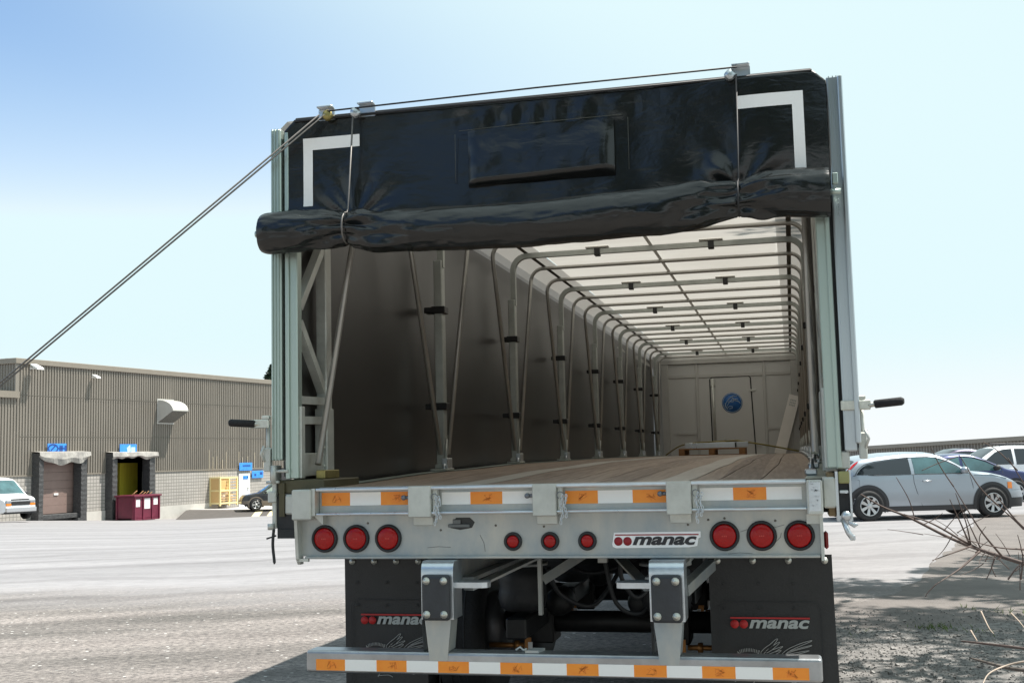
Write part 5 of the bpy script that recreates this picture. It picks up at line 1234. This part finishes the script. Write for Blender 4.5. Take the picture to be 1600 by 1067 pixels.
# white van at the left edge
vp_ = car_paint('white_van_paint', (.80, .81, .82), .0)
v_top = [(-2.8, .9), (-2.78, 1.8), (-2.7, 2.0), (-1, 2.06), (.6, 2.06), (.95, 2.0), (1.2, 1.82), (1.5, 1.52), (1.75, 1.30), (1.9, 1.22), (2.3, 1.16), (2.6, 1.08), (2.72, .98), (2.8, .72)]
va = Car('parked_van', 'white cargo van with amber front lamps at the left edge of the yard', 'van', 5.6, 2.0, v_top, [(-2.8, 1.15), (1.5, 1.18), (2.8, .95)], [(-2.8, .45), (-2.2, .32), (2.2, .32), (2.8, .38)], vp_); va.body()
va.plan_old = va.plan
va.glass_top('windshield', 1.08, 1.82, glass_teal, .9)
for sd in (-1, 1):
    va.patch('door_window', lin(.45, 1.55, 9), lambda x: 1.22, lambda x: interp(x, [(.45, 1.80), (1.0, 1.78), (1.55, 1.30)]), sd, glass_dk); va.mirror(1.55, 1.22, clad_grey, sd); va.handle(.55, 1.05, clad_grey, sd)
    va.line([(.35, 1.9), (.35, .4)], sd); va.line([(1.6, 1.2), (1.62, .5)], sd)
hwv = va.hw(2.8, .8)
fx = 2.80
mb = MB(); mb.box((fx - .04, -hwv - .02, .40), (fx + .10, hwv + .02, .62), .03, seg=2); mb.build('front_bumper', chrome, va.root)
mb = MB(); mb.box((fx - .3, -hwv - .05, .32), (fx + .04, hwv + .05, .42), .02); mb.build('bumper_valance', clad_grey, va.root)
mb = MB(); mb.box((fx - .1, -hwv * .62, .72), (fx + .02, hwv * .62, .90), .01); mb.box((fx - .1, -hwv * .62, .96), (fx - .02, hwv * .62, 1.03), .008); mb.build('grille', gap_m, va.root)
mb = MB(); mb.box((fx - .1, -hwv * .98, .90), (fx + .025, hwv * .98, .955), .006); mb.prism([(fx + .026, -.09, .927), (fx + .026, -.03, .945), (fx + .026, .09, .945), (fx + .026, .09, .915), (fx + .026, -.03, .908)], (.006, 0, 0)); mb.build('grille_bar', chrome, va.root)
for sd in (-1, 1):
    mb = MB(); a, b = sorted((sd * hwv * .64, sd * hwv * 1.0)); mb.box((fx - .12, a, .82), (fx + .015, b, .98), .015); mb.build('headlight', lamp_glass, va.root)
    mb = MB(); mb.box((fx - .12, a, .70), (fx + .015, b, .81), .015); mb.build('turn_signal', amber, va.root)
va.wheels(1.85, -1.75, .37, .45, None, 8)
c = at(32, 812.5, 55); hd_ = R(-20); c2 = c - Vector((math.cos(hd_), math.sin(hd_), 0)) * 2.8; va.root.location = (c2.x, c2.y, c.z); va.root.rotation_euler = (0, 0, hd_)

# ------------------------------------------------------------------ plants
bark = mat('grey_bark', (.11, .09, .075), .9, 0, .3, 8, bump=.6, bscale=20)
twig_m = mat('red_brown_twig', (.10, .07, .06), .7, 0, .3, 20)
dry_m = mat('dry_stalk', (.38, .31, .25), .8, 0, .2, 12)
def leaf_mat(name, c, c2):
    m = bpy.data.materials.new(name); m.use_nodes = True; n = m.node_tree.nodes; l = m.node_tree.links; p = n['Principled BSDF']
    g = n.new('ShaderNodeNewGeometry'); r = n.new('ShaderNodeValToRGB'); r.color_ramp.elements[0].color = (*c, 1); r.color_ramp.elements[1].color = (*c2, 1)
    l.new(g.outputs['Random Per Island'], r.inputs[0]); l.new(r.outputs[0], p.inputs[0]); p.inputs['Roughness'].default_value = .55
    t = n.new('ShaderNodeBsdfTranslucent'); l.new(r.outputs[0], t.inputs[0]); mx = n.new('ShaderNodeMixShader'); mx.inputs[0].default_value = .3
    l.new(p.outputs[0], mx.inputs[1]); l.new(t.outputs[0], mx.inputs[2]); l.new(mx.outputs[0], n['Material Output'].inputs[0]); return m
leaf_m = leaf_mat('green_leaf', (.045, .09, .02), (.10, .17, .045))
needle_m = leaf_mat('dark_needle', (.015, .035, .018), (.035, .06, .03))
def leaves(name, m, parent, centres, n, size, seed, flat=.6):
    rnd = random.Random(seed); vs_, fs = [], []
    for (cx, cy, cz, r) in centres:
        for _ in range(n):
            while True:
                p = Vector((rnd.uniform(-1, 1), rnd.uniform(-1, 1), rnd.uniform(-1, 1)))
                if .25 < p.length < 1: break
            p = Vector((cx, cy, cz)) + p * r
            a = Vector((rnd.gauss(0, 1), rnd.gauss(0, 1), rnd.gauss(0, 1) * flat)).normalized(); b = a.cross(Vector((rnd.gauss(0, 1), rnd.gauss(0, 1), rnd.gauss(0, 1)))).normalized()
            s = size * rnd.uniform(.6, 1.3); k = len(vs_); vs_ += [p - a * s, p + b * s * .45, p + a * s, p - b * s * .45]; fs.append((k, k + 1, k + 2, k + 3))
    me = bpy.data.meshes.new(name); me.from_pydata([tuple(v) for v in vs_], [], fs); me.materials.append(m)
    o = bpy.data.objects.new(name, me); COL.objects.link(o); o.parent = parent; return o
def broad_tree(x, y, h, rad, seed, label, n=260, size=.16, nclump=26):
    rnd = random.Random(seed); t = empty('tree', (x, y, ground_z(x, y))); tag(t, label, 'tree')
    mb = MB(); top = Vector((rnd.uniform(-.4, .4), rnd.uniform(-.4, .4), h * .62)); mb.tube(bez([(0, 0, -.1), (.05, .1, h * .2), (top.x * .6, top.y * .6, h * .42), top], 5), [h * .017 * (1 - .75 * k / 15) for k in range(16)], 8)
    cl = []
    for k in range(nclump):
        a = rnd.uniform(0, 2 * PI); e = rnd.uniform(-.35, 1); q = rnd.uniform(.35, 1)
        p = Vector((math.cos(a) * rad * q * math.cos(e * .9), math.sin(a) * rad * q * math.cos(e * .9), h * .62 + e * h * .34)); cl.append((p.x, p.y, p.z, rad * rnd.uniform(.22, .38)))
        if k % 2 == 0: s = Vector((top.x * .5, top.y * .5, h * rnd.uniform(.3, .55))); mb.tube(bez([s, s.lerp(p, .5) + Vector((0, 0, -.2)), p], 4), [.05, .045, .04, .035, .03, .025, .02, .016, .012], 5)
    mb.build('trunk', bark, t); leaves('crown', leaf_m, t, cl, n, size, seed + 50); return t
broad_tree(-8.2, -18, 9.6, 2.8, 1, 'tall leafy tree standing behind the viewer toward the left')
broad_tree(.6, -17, 11.5, 4.3, 2, 'large dense leafy tree standing behind the viewer', 460, .2, 40)
broad_tree(9.5, -14, 12, 4.6, 3, 'broad leafy tree standing behind the viewer toward the right', 340, .18, 30)
# trees beside the verge whose shade falls on the asphalt
broad_tree(6.6, 8.9, 12.5, 2.3, 4, 'slender leafy tree beyond the right edge of the asphalt', 190, .13, 22)
broad_tree(5.7, 5.3, 11, 2.0, 5, 'small leafy tree beside the gravel verge', 190, .10, 20)
broad_tree(8.6, 12.0, 12, 2.3, 6, 'tallest slender leafy tree beyond the parked cars corner of the asphalt', 190, .13, 22)
# conifer behind the warehouse
cf = empty('conifer_tree'); c = at(427, 600, 112); cf.location = (c.x, c.y, -2); tag(cf, 'dark conifer tip rising behind the warehouse roof', 'tree')
hh = at(423, 568, 112).z + 2; mb = MB(); mb.tube([(0, 0, 0), (0, 0, hh)], [.25, .03], 7); mb.build('trunk', bark, cf)
cl = []; rnd = random.Random(9)
for k in range(60):
    z = hh * (.25 + .75 * k / 60); r = min(3.0, (hh - z) * .62 + .12)
    for j in range(5): a = rnd.uniform(0, 2 * PI); cl.append((math.cos(a) * r * .7, math.sin(a) * r * .7, z - .2 * r, max(.16, r * .34)))
leaves('crown', needle_m, cf, cl, 22, .2, 11, .3)

# bare shrub reaching in from the right
sh = empty('bare_shrub', (3.05, .3, 0)); tag(sh, 'leafless reddish shrub reaching across the silver hatchback from the right', 'shrub')
def br(pts, r0, r1, name='branch', m=twig_m, parent=sh):
    P = bez(pts, 6); n = len(P); o_ = parent.location if parent else Vector((0, 0, 0))
    mb = MB(); mb.tube([p - o_ for p in P], [r0 + (r1 - r0) * k / (n - 1) for k in range(n)], 6); return mb.build(name, m, parent)
g = lambda u, v, d: at(u, v, d)
br([(3.05, .3, 0), (3.0, .2, .5), g(1680, 905, 5.0), g(1600, 880, 5.1), g(1530, 858, 5.2), g(1480, 838, 5.3), g(1420, 808, 5.5), g(1380, 792, 5.6), g(1345, 772, 5.7)], .014, .0028)
br([g(1530, 858, 5.2), g(1500, 842, 5.2), g(1455, 817, 5.2), g(1412, 803, 5.2)], .007, .0025)
for a, b, c, r in (((1520, 852, 5.2), (1490, 863, 5.1), (1457, 875, 5.0), .005), ((1533, 859, 5.2), (1500, 888, 5.1), (1463, 912, 5.0), .006), ((1515, 850, 5.2), (1500, 815, 5.1), (1484, 780, 5.0), .005), ((1517, 851, 5.2), (1509, 815, 5.15), (1493, 770, 5.1), .004), ((1533, 858, 5.2), (1515, 820, 5.2), (1505, 795, 5.2), .004),
                   ((1565, 868, 5.1), (1530, 825, 5.0), (1490, 760, 4.9), .0055), ((1490, 760, 4.9), (1470, 730, 4.9), (1455, 700, 4.8), .003), ((1600, 858, 5.0), (1560, 855, 4.95), (1510, 843, 4.9), .005), ((1600, 826, 5.0), (1585, 812, 5.0), (1560, 790, 5.0), .006), ((1560, 790, 5.0), (1530, 760, 5.0), (1500, 712, 5.0), .004), ((1630, 850, 4.8), (1590, 815, 4.8), (1555, 772, 4.8), .006),
                   ((1595, 905, 5.0), (1598, 870, 5.0), (1590, 835, 5.0), .004), ((1575, 905, 5.0), (1590, 885, 5.0), (1600, 880, 5.0), .004), ((1463, 912, 5.0), (1450, 925, 5.0), (1446, 932, 5.0), .003), ((1555, 868, 5.1), (1548, 890, 5.1), (1541, 905, 5.1), .004), ((1430, 813, 5.4), (1420, 780, 5.3), (1400, 745, 5.3), .003), ((1500, 712, 5), (1470, 722, 5), (1440, 735, 5), .0025), ((1590, 735, 4.9), (1560, 705, 4.9), (1536, 690, 4.9), .003), ((1640, 800, 4.9), (1610, 770, 4.9), (1575, 715, 4.9), .004)):
    br([g(*a), g(*b), g(*c)], r, .0016)
rt = random.Random(33)
for k in range(22):                  # fine side twigs all over the shrub
    u = rt.uniform(1440, 1610); v = 815 + (u - 1440) * .42 + rt.uniform(-12, 45) * rt.choice((1, 1, .3)); d = rt.uniform(4.8, 5.3); a = rt.uniform(-2.6, -.4) if rt.random() < .6 else rt.uniform(1.6, 3.6); L = rt.uniform(18, 62)
    br([g(u, v, d), g(u + L * .5 * math.cos(a) + rt.uniform(-4, 4), v + L * .5 * math.sin(a), d), g(u + L * math.cos(a), v + L * math.sin(a), d - .05)], .0026, .001)
# fallen branches and stalks on the verge
def fallen(pts, r, m, label, name='fallen_branch'):
    o = br(pts, r, r * .4, name, m, None); return tag(o, label, 'branch' if name != 'dry_stalk' else 'stalk', 'dead wood on the verge')
fallen([g(1640, 1018, 5.0), g(1580, 1010, 5.1), g(1520, 1003, 5.3), g(1502, 1001, 5.4)], .008, twig_m, 'upper reddish fallen branch lying on the verge at the right edge')
fallen([g(1640, 1050, 4.5), g(1580, 1044, 4.6), g(1540, 1034, 4.8), g(1515, 1027, 4.9)], .009, bark, 'lower dark fallen branch lying on the gravel at the right edge')
fallen([g(1533, 955, 6.2), g(1545, 980, 6.0), g(1553, 990, 5.9)], .005, dry_m, 'upright pale dry stalk poking from the verge', 'dry_stalk')
fallen([g(1517, 985, 5.9), g(1522, 993, 5.8), g(1527, 1001, 5.7)], .0055, dry_m, 'short pale broken stalk stub left of the upright stalk', 'dry_stalk')
fallen([g(1640, 1030, 4.6), g(1600, 1033, 4.6), g(1570, 1040, 4.6), g(1545, 1052, 4.5), g(1535, 1070, 4.4)], .005, dry_m, 'curved pale dead branch at the bottom right corner')
fallen([g(1580, 958, 5.6), g(1592, 970, 5.5), g(1604, 985, 5.4)], .005, dry_m, 'pale dry stalk leaning at the right edge of the verge', 'dry_stalk')
# loose stones and weeds
rnd = random.Random(21); mb = MB()
for k in range(5200):
    x = rnd.uniform(1.35, 3.6); y = rnd.uniform(2.3, 6.4)
    if y > 5.2 and rnd.random() < .75: continue
    s = rnd.uniform(.003, .009) * (2.0 if rnd.random() < .04 else 1); M = Matrix.Translation((x, y, .008 + s * .3)) @ Matrix.Rotation(rnd.uniform(0, 6), 4, 'Z') @ Matrix.Rotation(rnd.uniform(0, 6), 4, 'X')
    q = [Vector((rnd.uniform(.6, 1) * s * sx, rnd.uniform(.5, 1) * s * sy, rnd.uniform(.4, .8) * s * sz)) for sx in (-1, 1) for sy in (-1, 1) for sz in (-1, 1)]
    V = [mb.bm.verts.new(M @ c_) for c_ in q]
    for f in ((0, 1, 3, 2), (4, 6, 7, 5), (0, 4, 5, 1), (2, 3, 7, 6), (0, 2, 6, 4), (1, 5, 7, 3)): mb.bm.faces.new([V[i] for i in f])
stuff(mb.build('gravel', mat('loose_stone', (.36, .345, .33), .9, 0, color2=(.12, .115, .11), nscale=9)))
wv_, wf = [], []
for cx, cy, n, h in ((2.33, 5.25, 70, .05), (2.62, 5.0, 14, .04), (1.62, 4.9, 18, .04), (2.75, 6.6, 14, .04), (3.1, 6.3, 22, .05), (3.4, 6.8, 16, .04)):
    for _ in range(n):
        x = cx + rnd.gauss(0, .1); y = cy + rnd.gauss(0, .1); a = rnd.uniform(0, 6.28); l_ = h * rnd.uniform(.5, 1.3); k = len(wv_)
        dx, dy = math.cos(a) * .006, math.sin(a) * .006; lx, ly = rnd.gauss(0, .03), rnd.gauss(0, .03)
        wv_ += [(x - dx, y - dy, 0), (x + dx, y + dy, 0), (x + lx, y + ly, l_)]; wf.append((k, k + 1, k + 2))
me = bpy.data.meshes.new('weeds'); me.from_pydata(wv_, [], wf); me.materials.append(leaf_mat('weed_leaf', (.06, .11, .02), (.16, .22, .05))); o = bpy.data.objects.new('weeds', me); COL.objects.link(o); stuff(o)
